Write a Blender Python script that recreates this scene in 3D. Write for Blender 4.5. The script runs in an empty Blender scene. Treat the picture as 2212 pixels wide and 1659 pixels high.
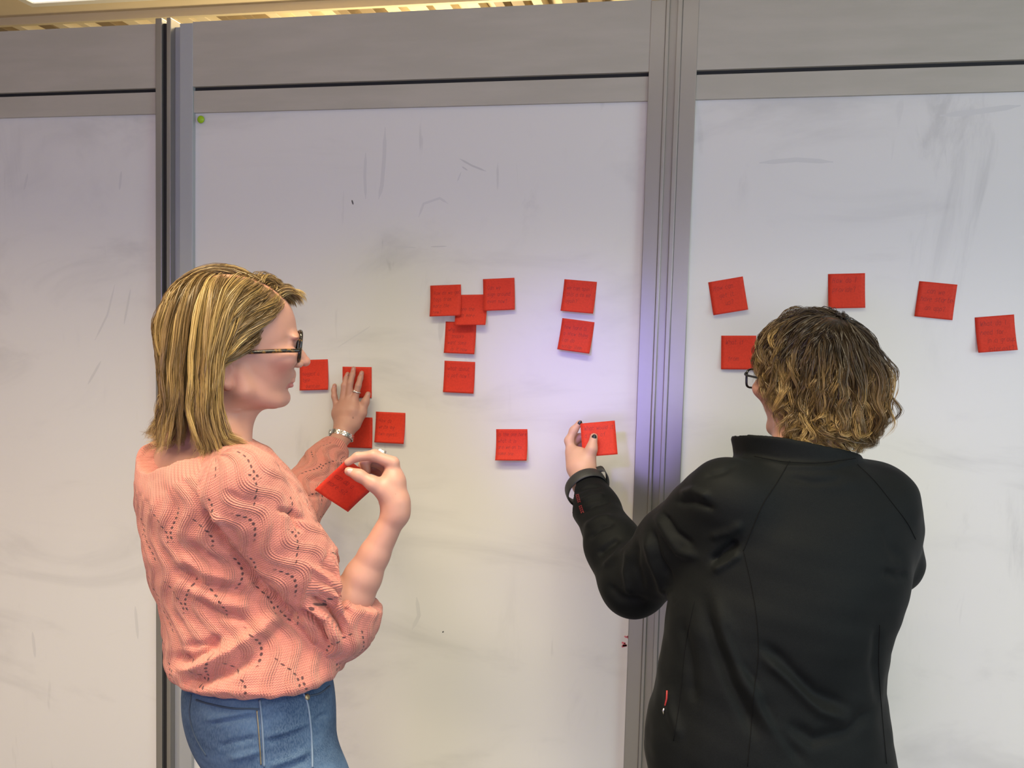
import bpy, bmesh, math, random
import numpy as np
from mathutils import Matrix, Vector
from mathutils.bvhtree import BVHTree
random.seed(7)
RNG = np.random.default_rng(11)
SC = bpy.context.scene
COL = SC.collection

# ------------------------------------------------------------------ camera
YAW, PITCH, ROLL, FPX = 0.203456, 0.066788, 0.0266517, 1865.56     # solved from the partition's lines
CAM = np.array([0.0, -2.0, 1.6])
FW = np.array([-math.sin(YAW)*math.cos(PITCH), math.cos(YAW)*math.cos(PITCH), -math.sin(PITCH)])
_R0 = np.array([math.cos(YAW), math.sin(YAW), 0.0]); _U0 = np.cross(_R0, FW)
RT = _R0*math.cos(ROLL) + _U0*math.sin(ROLL)
UP = _U0*math.cos(ROLL) - _R0*math.sin(ROLL)
cd = bpy.data.cameras.new('camera'); cam = bpy.data.objects.new('camera', cd); COL.objects.link(cam)
cd.sensor_fit = 'HORIZONTAL'; cd.sensor_width = 36.0; cd.lens = FPX/2212*36.0
cd.clip_start = 0.05; cd.clip_end = 60
cam.matrix_world = Matrix(((RT[0], UP[0], -FW[0], CAM[0]), (RT[1], UP[1], -FW[1], CAM[1]), (RT[2], UP[2], -FW[2], CAM[2]), (0, 0, 0, 1)))
SC.camera = cam

# ------------------------------------------------------------------ world, lights, exposure
SC.view_settings.view_transform = 'Standard'
SC.view_settings.look = 'None'
SC.view_settings.gamma = 1.0
SC.view_settings.use_curve_mapping = False
SC.view_settings.exposure = 0.0
wd = bpy.data.worlds.new('world'); SC.world = wd; wd.use_nodes = True
wd.node_tree.nodes['Background'].inputs[0].default_value = (0.86, 0.88, 1.0, 1)
wd.node_tree.nodes['Background'].inputs[1].default_value = 0.10

def area(name, loc, target, size, power, color, spread=180.0):
    L = bpy.data.lights.new(name, 'AREA'); L.shape = 'RECTANGLE'; L.size, L.size_y = size
    L.energy = power; L.color = color; L.spread = math.radians(spread)
    o = bpy.data.objects.new(name, L); COL.objects.link(o); o.location = loc
    d = Vector(target) - Vector(loc); o.rotation_euler = d.to_track_quat('-Z', 'Y').to_euler()
    return o
area('ceiling_lamp_light', (-1.9, -1.75, 2.66), (-1.9, -1.75, 0), (1.2, 0.3), 36, (1.0, 0.80, 0.50), 132)
area('ceiling_lamp_light', (-0.45, -1.15, 2.66), (-0.45, -1.15, 0), (1.2, 0.3), 21, (1.0, 0.88, 0.58), 110)  # added lamp, out of view, brightens the middle and lower board
area('ceiling_lamp_light', (0.75, -1.75, 2.66), (0.75, -1.75, 0), (1.2, 0.3), 20, (1.0, 0.95, 0.78), 130)
area('ceiling_lamp_light', (-0.35, -3.3, 2.66), (-0.35, -3.3, 0), (1.2, 0.3), 55, (1.0, 0.88, 0.60), 138)
area('ceiling_lamp_light', (-1.3, 0.42, 2.66), (-1.3, 0.42, 0), (1.2, 0.5), 25, (1.0, 0.80, 0.50))
area('ceiling_fill_light', (-0.9, 1.5, 1.85), (-0.9, 1.3, 2.7), (0.3, 0.3), 34, (1.0, 0.80, 0.46))  # added upward fill, brightens the ceiling beyond the partition; no lamp modelled
area('window_and_fill_light', (3.12, -1.9, 1.55), (0.3, -0.2, 1.1), (1.6, 1.4), 48, (0.66, 0.90, 0.98))
area('window_and_fill_light', (1.45, -4.52, 1.40), (0.2, 0, 0.9), (2.2, 1.2), 36, (0.80, 0.82, 1.0))  # added cool frontal fill, placed at the added back window
sp = bpy.data.lights.new('violet_fill_spot', 'SPOT'); sp.energy = 165; sp.color = (0.24, 0.20, 1.0)  # added violet spot, strengthens the lavender patch on the board; no projector stands here
sp.spot_size = math.radians(11); sp.spot_blend = 1.0; sp.shadow_soft_size = 0.10
so = bpy.data.objects.new('violet_fill_spot', sp); COL.objects.link(so); so.location = (-0.62, -3.0, 2.35)

def ray(px, py):
    return FW + RT*((px-1106.0)/FPX) - UP*((py-829.5)/FPX)
def Q(px, py, d):
    return CAM + ray(px, py)*d
def W(px, py, Y=0.0):
    r = ray(px, py); return CAM + r*((Y-CAM[1])/r[1])
def proj(P):
    D = P - CAM; z = D @ FW
    return np.stack([1106.0 + FPX*(D @ RT)/z, 829.5 - FPX*(D @ UP)/z, z], -1)
so.rotation_euler = (Vector(W(1235, 850)) - so.location).to_track_quat('-Z', 'Y').to_euler()

# ------------------------------------------------------------------ naming helpers
def tag(o, label=None, cat=None, group=None, kind=None):
    if label: o['label'] = label
    if cat: o['category'] = cat
    if group: o['group'] = group
    if kind: o['kind'] = kind
    return o
def empty(name, loc):
    o = bpy.data.objects.new(name, None); COL.objects.link(o); o.location = loc; o.empty_display_size = 0.05
    return o
def mesh_obj(name, V, F, mat, parent=None, smooth=True, attrs=None):
    """V (n,3) world points, F quads/tris; the parent sits at an unrotated location."""
    V = np.asarray(V, dtype=np.float32)
    if parent is not None:
        off = np.zeros(3); p = parent
        while p is not None:
            off += np.array(p.location); p = p.parent
        V = V - off.astype(np.float32)
    me = bpy.data.meshes.new(name)
    F = np.asarray(F, dtype=np.int32)
    if F.ndim == 2:
        n, k = F.shape
        me.vertices.add(len(V)); me.vertices.foreach_set('co', V.ravel())
        me.loops.add(n*k); me.loops.foreach_set('vertex_index', F.ravel())
        me.polygons.add(n); me.polygons.foreach_set('loop_start', np.arange(n, dtype=np.int32)*k)
        try: me.polygons.foreach_set('loop_total', np.full(n, k, dtype=np.int32))
        except Exception: pass
    me.update(calc_edges=True)
    me.polygons.foreach_set('use_smooth', np.full(len(me.polygons), smooth, dtype=bool))
    if attrs:
        for an, (ty, dat) in attrs.items():
            a = me.attributes.new(an, ty, 'CORNER' if ty == 'FLOAT_VECTOR' else 'POINT')
            if ty == 'FLOAT_COLOR':
                d4 = np.ones((len(V), 4), np.float32); d4[:, :3] = dat
                a.data.foreach_set('color', d4.ravel())
            elif ty == 'FLOAT_VECTOR':
                a.data.foreach_set('vector', np.asarray(dat, np.float32).ravel())
            else:
                a.data.foreach_set('value', np.asarray(dat, np.float32).ravel())
    me.materials.append(mat)
    o = bpy.data.objects.new(name, me); COL.objects.link(o)
    if parent is not None: o.parent = parent
    return o
def box_geo(x0, x1, y0, y1, z0, z1, b=0.0):
    bm = bmesh.new(); bmesh.ops.create_cube(bm, size=1.0)
    for v in bm.verts:
        v.co = Vector(((x0+x1)/2 + v.co.x*(x1-x0), (y0+y1)/2 + v.co.y*(y1-y0), (z0+z1)/2 + v.co.z*(z1-z0)))
    if b > 0:
        bmesh.ops.bevel(bm, geom=list(bm.edges), offset=b, segments=2, profile=0.6, affect='EDGES')
    return bm
def bm_obj(name, bm, mat, parent=None, smooth=False):
    if parent is not None:
        off = Vector((0, 0, 0)); p = parent
        while p is not None:
            off += p.location; p = p.parent
        bmesh.ops.translate(bm, vec=-off, verts=bm.verts)
    me = bpy.data.meshes.new(name); bm.to_mesh(me); bm.free(); me.materials.append(mat)
    for p in me.polygons: p.use_smooth = smooth
    o = bpy.data.objects.new(name, me); COL.objects.link(o)
    if parent is not None: o.parent = parent
    return o
def box(name, x0, x1, y0, y1, z0, z1, mat, parent=None, b=0.0):
    return bm_obj(name, box_geo(x0, x1, y0, y1, z0, z1, b), mat, parent)
def tube_geo(P, r, n=6, cap=True):
    """tube along polyline P (m,3) with radius r (scalar or (m,))"""
    P = np.asarray(P, float); m = len(P); r = np.broadcast_to(np.asarray(r, float), (m,))
    T = np.gradient(P, axis=0); T /= np.linalg.norm(T, axis=1)[:, None] + 1e-12
    ref = np.array([0, 0, 1.0]) if abs(T[:, 2]).mean() < 0.8 else np.array([1.0, 0, 0])
    A = np.cross(T, ref); A /= np.linalg.norm(A, axis=1)[:, None] + 1e-12
    B = np.cross(T, A)
    ang = np.arange(n)*2*math.pi/n
    V = (P[:, None] + r[:, None, None]*(A[:, None]*np.cos(ang)[None, :, None] + B[:, None]*np.sin(ang)[None, :, None])).reshape(-1, 3)
    F = []
    for i in range(m-1):
        for j in range(n):
            F.append((i*n+j, i*n+(j+1) % n, (i+1)*n+(j+1) % n, (i+1)*n+j))
    if cap:
        V = np.vstack([V, P[:1], P[-1:]]); c0, c1 = m*n, m*n+1
        for j in range(n):
            F.append((c0, (j+1) % n, j, j)) ; F.append((c1, (m-1)*n+j, (m-1)*n+(j+1) % n, (m-1)*n+(j+1) % n))
    return V, F
def poly_obj(name, V, F, mat, parent=None, smooth=True):
    if parent is not None:
        off = np.zeros(3); p = parent
        while p is not None:
            off += np.array(p.location); p = p.parent
        V = np.asarray(V) - off
    me = bpy.data.meshes.new(name)
    FF = [tuple(dict.fromkeys(int(i) for i in f)) for f in F]
    me.from_pydata([tuple(map(float, v)) for v in V], [], [f for f in FF if len(f) > 2]); me.update()
    me.materials.append(mat)
    for p in me.polygons: p.use_smooth = smooth
    o = bpy.data.objects.new(name, me); COL.objects.link(o)
    if parent is not None: o.parent = parent
    return o
def merge(parts):
    V = []; F = []; n = 0
    for v, f in parts:
        V.append(np.asarray(v, float)); F += [tuple(i+n for i in q) for q in f]; n += len(v)
    return np.vstack(V), F

# ------------------------------------------------------------------ materials
def srgb(r, g, b):
    f = lambda c: (c/255/12.92) if c/255 <= 0.04045 else ((c/255+0.055)/1.055)**2.4
    return (f(r), f(g), f(b))
class X:
    """tiny expression helper over Math nodes"""
    def __init__(s, nt, v): s.nt = nt; s.v = v
    def _op(s, op, o=None, o2=None, clamp=False):
        n = s.nt.nodes.new('ShaderNodeMath'); n.operation = op; n.use_clamp = clamp
        for i, a in enumerate((s, o, o2)):
            if a is None: continue
            a = a.v if isinstance(a, X) else a
            if isinstance(a, (int, float)): n.inputs[i].default_value = a
            else: s.nt.links.new(a, n.inputs[i])
        return X(s.nt, n.outputs[0])
    def __add__(s, o): return s._op('ADD', o)
    __radd__ = __add__
    def __sub__(s, o): return s._op('SUBTRACT', o)
    def __rsub__(s, o): return X(s.nt, o)._op('SUBTRACT', s) if isinstance(o, X) else (s*-1.0)+o
    def __mul__(s, o): return s._op('MULTIPLY', o)
    __rmul__ = __mul__
    def __truediv__(s, o): return s._op('DIVIDE', o)
    def sin(s): return s._op('SINE')
    def fract(s): return s._op('FRACT')
    def floor(s): return s._op('FLOOR')
    def abs(s): return s._op('ABSOLUTE')
    def sqrt(s): return s._op('SQRT')
    def pw(s, o): return s._op('POWER', o)
    def mx(s, o): return s._op('MAXIMUM', o)
    def mn(s, o): return s._op('MINIMUM', o)
    def gt(s, o): return s._op('GREATER_THAN', o)
    def lt(s, o): return s._op('LESS_THAN', o)
    def clamp(s): return s._op('ADD', 0.0, clamp=True)
    def step(s, a, b):
        n = s.nt.nodes.new('ShaderNodeMapRange'); n.interpolation_type = 'SMOOTHSTEP'
        s.nt.links.new(s.v, n.inputs[0]); n.inputs[1].default_value = a; n.inputs[2].default_value = b
        return X(s.nt, n.outputs[0])
def new_mat(name, color=(0.5, 0.5, 0.5), rough=0.5, metal=0.0, spec=0.5):
    m = bpy.data.materials.new(name); m.use_nodes = True; nt = m.node_tree
    b = nt.nodes['Principled BSDF']
    b.inputs['Base Color'].default_value = (*color, 1); b.inputs['Roughness'].default_value = rough
    b.inputs['Metallic'].default_value = metal; b.inputs['Specular IOR Level'].default_value = spec
    return m, nt, b
def noise(nt, scale, detail=4.0, vec=None, rough=0.55, dist=0.0):
    n = nt.nodes.new('ShaderNodeTexNoise'); n.inputs['Scale'].default_value = scale
    n.inputs['Detail'].default_value = detail; n.inputs['Roughness'].default_value = rough; n.inputs['Distortion'].default_value = dist
    if vec is not None: nt.links.new(vec, n.inputs['Vector'])
    return X(nt, n.outputs['Fac'])
def objvec(nt, scale=(1, 1, 1), loc=(0, 0, 0), rot=(0, 0, 0)):
    t = nt.nodes.new('ShaderNodeNewGeometry')
    m = nt.nodes.new('ShaderNodeMapping'); m.inputs['Scale'].default_value = scale
    m.inputs['Location'].default_value = loc; m.inputs['Rotation'].default_value = rot
    nt.links.new(t.outputs['Position'], m.inputs[0]); return m.outputs[0]
def mix(nt, fac, a, b):
    n = nt.nodes.new('ShaderNodeMix'); n.data_type = 'RGBA'; n.clamp_factor = True
    if isinstance(fac, X): nt.links.new(fac.v, n.inputs[0])
    else: n.inputs[0].default_value = fac
    for s, i in ((a, 6), (b, 7)):
        if isinstance(s, tuple): n.inputs[i].default_value = (*s[:3], 1)
        else: nt.links.new(s, n.inputs[i])
    return n.outputs[2]
def bump(nt, b, h, strength=0.3, dist=0.002):
    n = nt.nodes.new('ShaderNodeBump'); n.inputs['Strength'].default_value = strength; n.inputs['Distance'].default_value = dist
    nt.links.new(h.v, n.inputs['Height']); nt.links.new(n.outputs[0], b.inputs['Normal'])
def attr(nt, name):
    a = nt.nodes.new('ShaderNodeAttribute'); a.attribute_name = name; return a

# whiteboard: pale enamel, wiped-ink smears and ghost strokes
M_board, nt, b = new_mat('whiteboard_enamel', (0.6, 0.6, 0.6), 0.30)
v1 = objvec(nt, (1.1, 1, 2.6)); v2 = objvec(nt, (3.0, 1, 0.9), rot=(0, 0.5, 0)); v3 = objvec(nt, (9, 1, 1.6), rot=(0, -0.25, 0))
s1 = noise(nt, 1.6, 5, v1, 0.6, 0.8).step(0.50, 0.72)
s2 = noise(nt, 2.2, 6, v2, 0.62, 1.2).step(0.56, 0.74)
s3 = noise(nt, 3.0, 3, v3, 0.5, 0.4).step(0.66, 0.72)
gate = noise(nt, 1.1, 2, objvec(nt)).step(0.48, 0.62)
sm = (s1*0.34 + s2*0.40*gate + s3*0.30*gate).clamp()
nt.links.new(mix(nt, sm, (0.70, 0.69, 0.67), (0.38, 0.375, 0.375)), b.inputs['Base Color'])
bump(nt, b, noise(nt, 900, 2, objvec(nt)), 0.05, 0.0006)
# grey laminate of the partition
M_lam, nt, b = new_mat('grey_laminate', (0.33, 0.31, 0.265), 0.5)
n1 = noise(nt, 4, 4, objvec(nt, (1, 1, 6)))
nt.links.new(mix(nt, n1.step(0.35, 0.7), (0.41, 0.385, 0.325), (0.45, 0.42, 0.36)), b.inputs['Base Color'])
M_alu, nt, b = new_mat('satin_aluminium', (0.38, 0.37, 0.35), 0.30, 0.75)
bump(nt, b, noise(nt, 60, 2, objvec(nt, (20, 20, 0.3))), 0.06, 0.0006)
M_alu2, nt, b = new_mat('pale_satin_aluminium', (0.40, 0.42, 0.435), 0.45, 0.2)
bump(nt, b, noise(nt, 60, 2, objvec(nt, (20, 20, 0.3))), 0.06, 0.0006)
M_gap, _, _ = new_mat('black_seal', (0.012, 0.012, 0.013), 0.7)
M_cream, nt, b = new_mat('cream_painted_board', (0.62, 0.53, 0.36), 0.6)
M_ceil, nt, b = new_mat('ceiling_paint', (0.66, 0.55, 0.38), 0.8)
nt.links.new(mix(nt, noise(nt, 2.5, 4, objvec(nt)).step(0.4, 0.65), (0.62, 0.52, 0.36), (0.68, 0.57, 0.40)), b.inputs['Base Color'])
M_ribA, _, _ = new_mat('cream_rib', (0.70, 0.60, 0.42), 0.5)
M_ribB, _, _ = new_mat('tan_rib', (0.26, 0.19, 0.11), 0.55)
M_floor, nt, b = new_mat('grey_carpet', (0.16, 0.15, 0.145), 0.95)
nt.links.new(mix(nt, noise(nt, 300, 3, objvec(nt)), (0.12, 0.115, 0.11), (0.20, 0.19, 0.18)), b.inputs['Base Color'])
M_wall, _, _ = new_mat('wall_paint', (0.55, 0.52, 0.47), 0.85)
def emit(name, col, s):
    m = bpy.data.materials.new(name); m.use_nodes = True; nt = m.node_tree
    b = nt.nodes['Principled BSDF']; b.inputs['Base Color'].default_value = (0.8, 0.8, 0.8, 1)
    b.inputs['Emission Color'].default_value = (*col, 1); b.inputs['Emission Strength'].default_value = s
    return m
M_lamp = emit('lamp_diffuser', (1.0, 0.93, 0.78), 1.6)
M_white, _, _ = new_mat('white_enamel', (0.75, 0.72, 0.65), 0.4)

# ------------------------------------------------------------------ structure
def struct(o): o['kind'] = 'structure'; return o
struct(box('floor', -3.6, 3.2, -4.6, 3.0, -0.1, 0.0, M_floor))
struct(box('ceiling', -3.6, 3.2, -4.6, 0.85, 2.70, 2.78, M_ceil))
struct(box('wall_left', -3.7, -3.6, -4.6, 3.0, 0, 2.78, M_wall))
struct(box('wall_far', -3.6, 3.2, 3.0, 3.1, 0, 2.78, M_wall))
wb = struct(empty('wall_back', (0, -4.65, 0)))
for (x0, x1, z0, z1) in ((-3.6, 0.25, 0, 2.78), (2.65, 3.2, 0, 2.78), (0.25, 2.65, 0, 0.75), (0.25, 2.65, 2.2, 2.78)):
    box('wall_section', x0, x1, -4.7, -4.6, z0, z1, M_wall, wb)
# right wall with a window opening
wr = struct(empty('wall_right', (3.2, -1.0, 0)))
for (y0, y1, z0, z1) in ((-4.6, -2.8, 0, 2.78), (-1.0, 3.0, 0, 2.78), (-2.8, -1.0, 0, 0.8), (-2.8, -1.0, 2.3, 2.78)):
    box('wall_section', 3.2, 3.3, y0, y1, z0, z1, M_wall, wr)
wn = struct(empty('window_1', (3.25, -1.9, 0.8)))
for (y0, y1, z0, z1) in ((-2.8, -2.74, 0.8, 2.3), (-1.06, -1.0, 0.8, 2.3), (-2.74, -1.06, 0.8, 0.86), (-2.74, -1.06, 2.24, 2.3), (-1.93, -1.87, 0.86, 2.24)):
    box('window_frame', 3.21, 3.28, y0, y1, z0, z1, M_white, wn, 0.004)

wn = struct(empty('fill_window', (1.45, -4.65, 0.75)))  # added window behind the viewer, put in for the frontal fill
for (x0, x1, z0, z1) in ((0.25, 0.31, 0.75, 2.2), (2.59, 2.65, 0.75, 2.2), (0.31, 2.59, 0.75, 0.81), (0.31, 2.59, 2.14, 2.2), (1.42, 1.48, 0.81, 2.14)):
    box('window_frame', x0, x1, -4.68, -4.61, z0, z1, M_white, wn, 0.004)
# soffit beyond the partition: a cream edge board, and a ribbed deck running away behind it
tr = struct(empty('trim_1', (-1.0, 0.85, 2.665)))
box('edge_board', -3.6, 3.2, 0.85, 0.87, 2.672, 2.715, M_cream, tr, 0.002)
box('deck', -3.6, 3.2, 0.87, 3.0, 2.72, 2.78, M_cream, tr)
x = -3.5; k = 0
while x < 1.2:
    w = 0.03 + 0.035*random.random(); k += 1
    mat = M_ribB if random.random() < 0.36 else M_ribA
    box('rib', x, x+w, 0.872, 2.9, 2.674 + 0.010*random.random(), 2.72, mat, tr, 0.002)
    x += w + 0.02 + 0.05*random.random()
# far lamp, seen over the top of the partition
def ceiling_lamp(x0, x1, y0, y1, label):
    r = empty('ceiling_light', ((x0+x1)/2, (y0+y1)/2, 2.70))
    tag(r, label, 'lamp')
    for (a, bb, c, d) in ((x0, x1, y0, y0+0.03), (x0, x1, y1-0.03, y1), (x0, x0+0.03, y0+0.03, y1-0.03), (x1-0.03, x1, y0+0.03, y1-0.03)):
        box('frame', a, bb, c, d, 2.680, 2.699, M_white, r, 0.002)
    box('diffuser', x0+0.03, x1-0.03, y0+0.03, y1-0.03, 2.686, 2.697, M_lamp, r)
    return r
c0 = W(70, 8, 0.72)
ceiling_lamp(c0[0], c0[0]+1.2, c0[1]-0.6, c0[1], 'flat white ceiling lamp panel beyond the top of the partition')
for (lx, ly, lb) in ((-0.45, -1.15, 'added ceiling lamp panel, out of view, between the two people'), (-1.9, -1.75, 'ceiling lamp panel behind the woman in the salmon sweater'), (0.75, -1.75, 'ceiling lamp panel behind the person in the black jacket'), (-0.35, -3.3, 'ceiling lamp panel at the back of the room')):
    ceiling_lamp(lx-0.62, lx+0.62, ly-0.17, ly+0.17, lb)

# wide monitor glowing violet behind the viewer; the enamel boards and metal posts mirror it
M_screen = emit('lit_violet_screen', (0.30, 0.22, 1.0), 6.5)
M_bez, _, _ = new_mat('black_plastic_bezel', (0.015, 0.015, 0.016), 0.4)
mo = empty('monitor', (-0.95, -4.35, 0.0)); tag(mo, 'wide monitor with a violet screen on a floor stand at the back of the room', 'monitor')
box('bezel', -1.68, -0.22, -4.37, -4.33, 0.64, 1.44, M_bez, mo, 0.006)
box('screen', -1.65, -0.25, -4.331, -4.327, 0.67, 1.41, M_screen, mo)
box('stand_column', -0.99, -0.91, -4.40, -4.37, 0.03, 1.1, M_bez, mo, 0.004)
box('stand_base', -1.35, -0.55, -4.55, -4.15, 0.0, 0.03, M_bez, mo, 0.006)

# ---- the partition: three panels with whiteboard fields, and two double posts
ZT = 2.333; ZG1 = 2.175; ZG0 = 2.166; ZB = 2.112
def panel(x0, x1, label, yoff=0.0, st0=None, st1=None):
    r = empty('partition_panel', ((x0+x1)/2, yoff, 0)); tag(r, label, 'whiteboard')
    xa = st0 if st0 is not None else x0; xb = st1 if st1 is not None else x1
    box('board', xa-0.004, xb+0.004, yoff, yoff+0.03, 0.02, ZB+0.004, M_board, r)
    box('header_panel', xa-0.001, xb+0.001, yoff-0.012, yoff+0.03, ZG1, ZT, M_lam, r, 0.0012)
    box('rail', xa-0.001, xb+0.001, yoff-0.008, yoff+0.03, ZB, ZG0, M_lam, r, 0.0015)
    box('joint_strip', xa, xb, yoff-0.001, yoff+0.028, ZG0-0.001, ZG1+0.001, M_gap, r)
    box('backing', x0, x1, yoff+0.03, yoff+0.07, 0.0, ZT-0.004, M_lam, r)
    if st0 is not None: box('stile', x0, st0, yoff-0.013, yoff+0.03, 0.01, ZT-0.003, M_alu2 if x0 < -1 else M_alu, r, 0.0015)
    if st1 is not None: box('stile', st1, x1, yoff-0.013, yoff+0.03, 0.01, ZT-0.003, M_alu, r, 0.0015)
    return r
panel(-3.1, -1.345, 'whiteboard panel of the partition behind the salmon sweater, without notes')
mid = panel(-1.279, -0.084, 'middle whiteboard panel of the partition between the two posts, with a green magnet', 0, -1.243, -0.1175)
panel(-0.048, 1.6, 'whiteboard panel of the partition behind the black jacket', 0, -0.0125, None)
def post(n, x0, x1, x2, x3, x4, label):
    r = struct(empty('trim_%d' % n, ((x0+x3)/2, 0, 0)))
    box('flange', x0, x1, -0.016, 0.05, 0.0, ZT+0.012, M_alu, r, 0.002)
    box('flange', x2, x3, -0.016, 0.05, 0.0, ZT+0.012, M_alu, r, 0.002)
    box('seal', x1-0.001, x2+0.001, -0.009 if n == 2 else -0.004, 0.05, 0.0, ZT, M_gap if n == 2 else M_alu, r)
    if x4 is not None: box('channel', x3-0.001, x4, 0.004, 0.05, 0.0, ZT-0.006, M_alu2, r)
    return r
post(2, -1.345, -1.327, -1.314, -1.302, -1.2785, '')
post(3, -0.084, -0.0755, -0.0595, -0.048, None, '')

# pin / magnet at the corner of the middle panel
M_green, _, _ = new_mat('green_plastic', srgb(150, 190, 20), 0.35)
g = W(436, 259); bm = bmesh.new()
bmesh.ops.create_uvsphere(bm, u_segments=20, v_segments=12, radius=0.0095)
for v in bm.verts:
    v.co = Vector((v.co.x, v.co.z*0.6 if v.co.z < 0 else v.co.z*0.25, v.co.y))
bmesh.ops.translate(bm, vec=Vector((g[0], -0.0045, g[2])), verts=bm.verts)
tag(bm_obj('magnet', bm, M_green, None, True), 'small round lime green magnet at the corner of the middle whiteboard', 'magnet')

# ------------------------------------------------------------------ sticky notes with pen strokes
M_note, nt, b = new_mat('red_note_paper', (0.74, 0.043, 0.018), 0.62, spec=0.3)
nn = noise(nt, 260, 3, objvec(nt))
nt.links.new(mix(nt, nn.step(0.3, 0.7), (0.66, 0.040, 0.017), (0.76, 0.050, 0.021)), b.inputs['Base Color'])
b.inputs['Sheen Weight'].default_value = 0.1
tl = nt.nodes.new('ShaderNodeBsdfTranslucent'); tl.inputs[0].default_value = (0.8, 0.06, 0.02, 1)
ms = nt.nodes.new('ShaderNodeMixShader'); ms.inputs[0].default_value = 0.18
nt.links.new(b.outputs[0], ms.inputs[1]); nt.links.new(tl.outputs[0], ms.inputs[2])
nt.links.new(ms.outputs[0], nt.nodes['Material Output'].inputs[0])
M_ink, _, _ = new_mat('pen_ink', (0.30, 0.012, 0.008), 0.6)
# one-stroke letters on a 4 x 6 grid (x-height 4, ascender 6, descender -2), strokes split by |
GL = {'a': '34 14 03 01 10 30 34|30 40', 'b': '06 00 20 31 33 24 04', 'c': '34 14 03 01 10 30', 'd': '36 30 10 01 03 14 34', 'e': '02 32 33 24 14 03 01 10 30',
      'f': '36 25 20|04 34', 'g': '34 14 03 02 11 31|34 3- 1-', 'h': '06 00|03 14 24 33 30', 'i': '14 10 20|15 16', 'j': '24 2- 0-|25 26', 'k': '06 00|34 02 30',
      'l': '16 11 20', 'm': '00 04|03 14 20|23 34 40', 'n': '00 04|03 14 24 33 30', 'o': '14 03 01 10 20 31 33 24 14', 'p': '04 0-|03 24 33 31 20 01', 'q': '34 14 03 01 10 31|34 3-',
      'r': '00 04|02 14 24', 's': '34 14 03 32 31 20 00', 't': '16 11 20 30|04 34', 'u': '04 01 10 20 31 34|31 40', 'v': '04 10 34', 'w': '04 10 23 30 44', 'x': '04 30|34 00',
      'y': '04 01 21 34|34 2- 0-', 'z': '04 34 00 30', '?': '05 16 26 35 23 22|20 21', "'": '16 15', 'H': '06 00|36 30|03 33', 'W': '06 10 24 30 46', 'C': '35 26 16 04 02 10 20 31', 'I': '16 10', 'A': '00 16 30|12 22'}
def strokes(lines, u0, v0, h, jit, rng):
    out = []
    for li, t in enumerate(lines):
        x = u0 + rng.uniform(-1, 1)*0.002; y = v0 - li*h*2.15; sl = rng.uniform(-0.03, 0.03)
        for ch in t:
            if ch == ' ': x += h*0.62; continue
            for s in GL.get(ch, GL['o']).split('|'):
                pts = []
                for p in s.split():
                    a = int(p[0]); c = -2 if p[1] == '-' else int(p[1])
                    gx = a*h*0.15 + rng.uniform(-1, 1)*jit; gy = c*h*0.2 + rng.uniform(-1, 1)*jit
                    pts.append((x + gx + gy*0.18, y + gy + (x-u0)*sl))
                out.append(pts)
            x += h*(0.86 if ch in 'mwWH' else 0.42 if ch in "il'I" else 0.70)
    return out
NS = 0.076
def note_surface(fr, lift, tw, pw=1.7):
    """fr: (origin TL, u axis, v axis (down), n axis). returns f(u,v)->world for u,v in 0..1; the lower part curls away from the wall"""
    o, au, av, an = fr
    s = np.linspace(0, 1, 60); prof = np.where(s < 0.16, 0, ((s-0.16)/0.84)**pw)*lift/NS
    dz = np.gradient(prof, s); run = np.concatenate([[0], np.cumsum(np.sqrt(np.maximum(1-dz[1:]**2, 0.2))*np.diff(s))])
    def f(u, v, e=0.0):
        u = np.asarray(u, float); v = np.asarray(v, float)
        h = np.interp(v, s, prof)*NS*(1 + tw*(u-0.5)*2); r = np.interp(v, s, run)*NS
        return o + u[..., None]*NS*au + r[..., None]*av + (h + e + 0.0004*np.sin(u*7+v*5))[..., None]*an
    return f
def build_note(fr, lift, tw, lines, label, seed, pw=1.7, text=(0.10, 0.30, 0.0072), surf=None):
    rng = random.Random(seed)
    f = surf or note_surface(fr, lift, tw, pw)
    nu, nv = 8, 16
    U, Vv = np.meshgrid(np.linspace(0, 1, nu+1), np.linspace(0, 1, nv+1), indexing='ij')
    A = f(U, Vv, 0.0).reshape(-1, 3); B = f(U, Vv, 0.00018).reshape(-1, 3)
    n = len(A); F = []; id_ = lambda i, j: i*(nv+1)+j
    for i in range(nu):
        for j in range(nv):
            q = (id_(i, j), id_(i+1, j), id_(i+1, j+1), id_(i, j+1))
            F.append(q); F.append(tuple(n+k for k in reversed(q)))
    rim = [id_(i, 0) for i in range(nu)] + [id_(nu, j) for j in range(nv)] + [id_(i, nv) for i in range(nu, 0, -1)] + [id_(0, j) for j in range(nv, 0, -1)]
    for a, c in zip(rim, rim[1:]+rim[:1]): F.append((c, a, n+a, n+c))
    loc = A[0]
    root = empty('sticky_note', loc); tag(root, label, 'note', 'red sticky notes')
    poly_obj('sheet', np.vstack([A, B]), F, M_note, root)
    if lines:
        u0, v0, h = text
        for li, line in enumerate(lines):
            V = []; FF = []
            for st in strokes([line], u0, -v0-li*h/NS*2.15, h/NS, 0.09*h/NS*0.5, rng):
                P = np.array(st); wd = 0.0042
                for p, q in zip(P[:-1], P[1:]):
                    d = q-p; L = np.hypot(*d) + 1e-9; nr = np.array([-d[1], d[0]])/L*wd; ext = d/L*wd*0.6
                    c = np.array([p-ext+nr, p-ext-nr, q+ext-nr, q+ext+nr])
                    if c[:, 0].max() > 0.97 or c[:, 0].min() < 0.03: continue
                    V.append(f(c[:, 0], -c[:, 1], 0.00045)); k = 4*(len(V)-1); FF.append((k, k+1, k+2, k+3))
            if V: poly_obj('handwriting', np.vstack(V), FF, M_ink, root, False)
    return root
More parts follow.
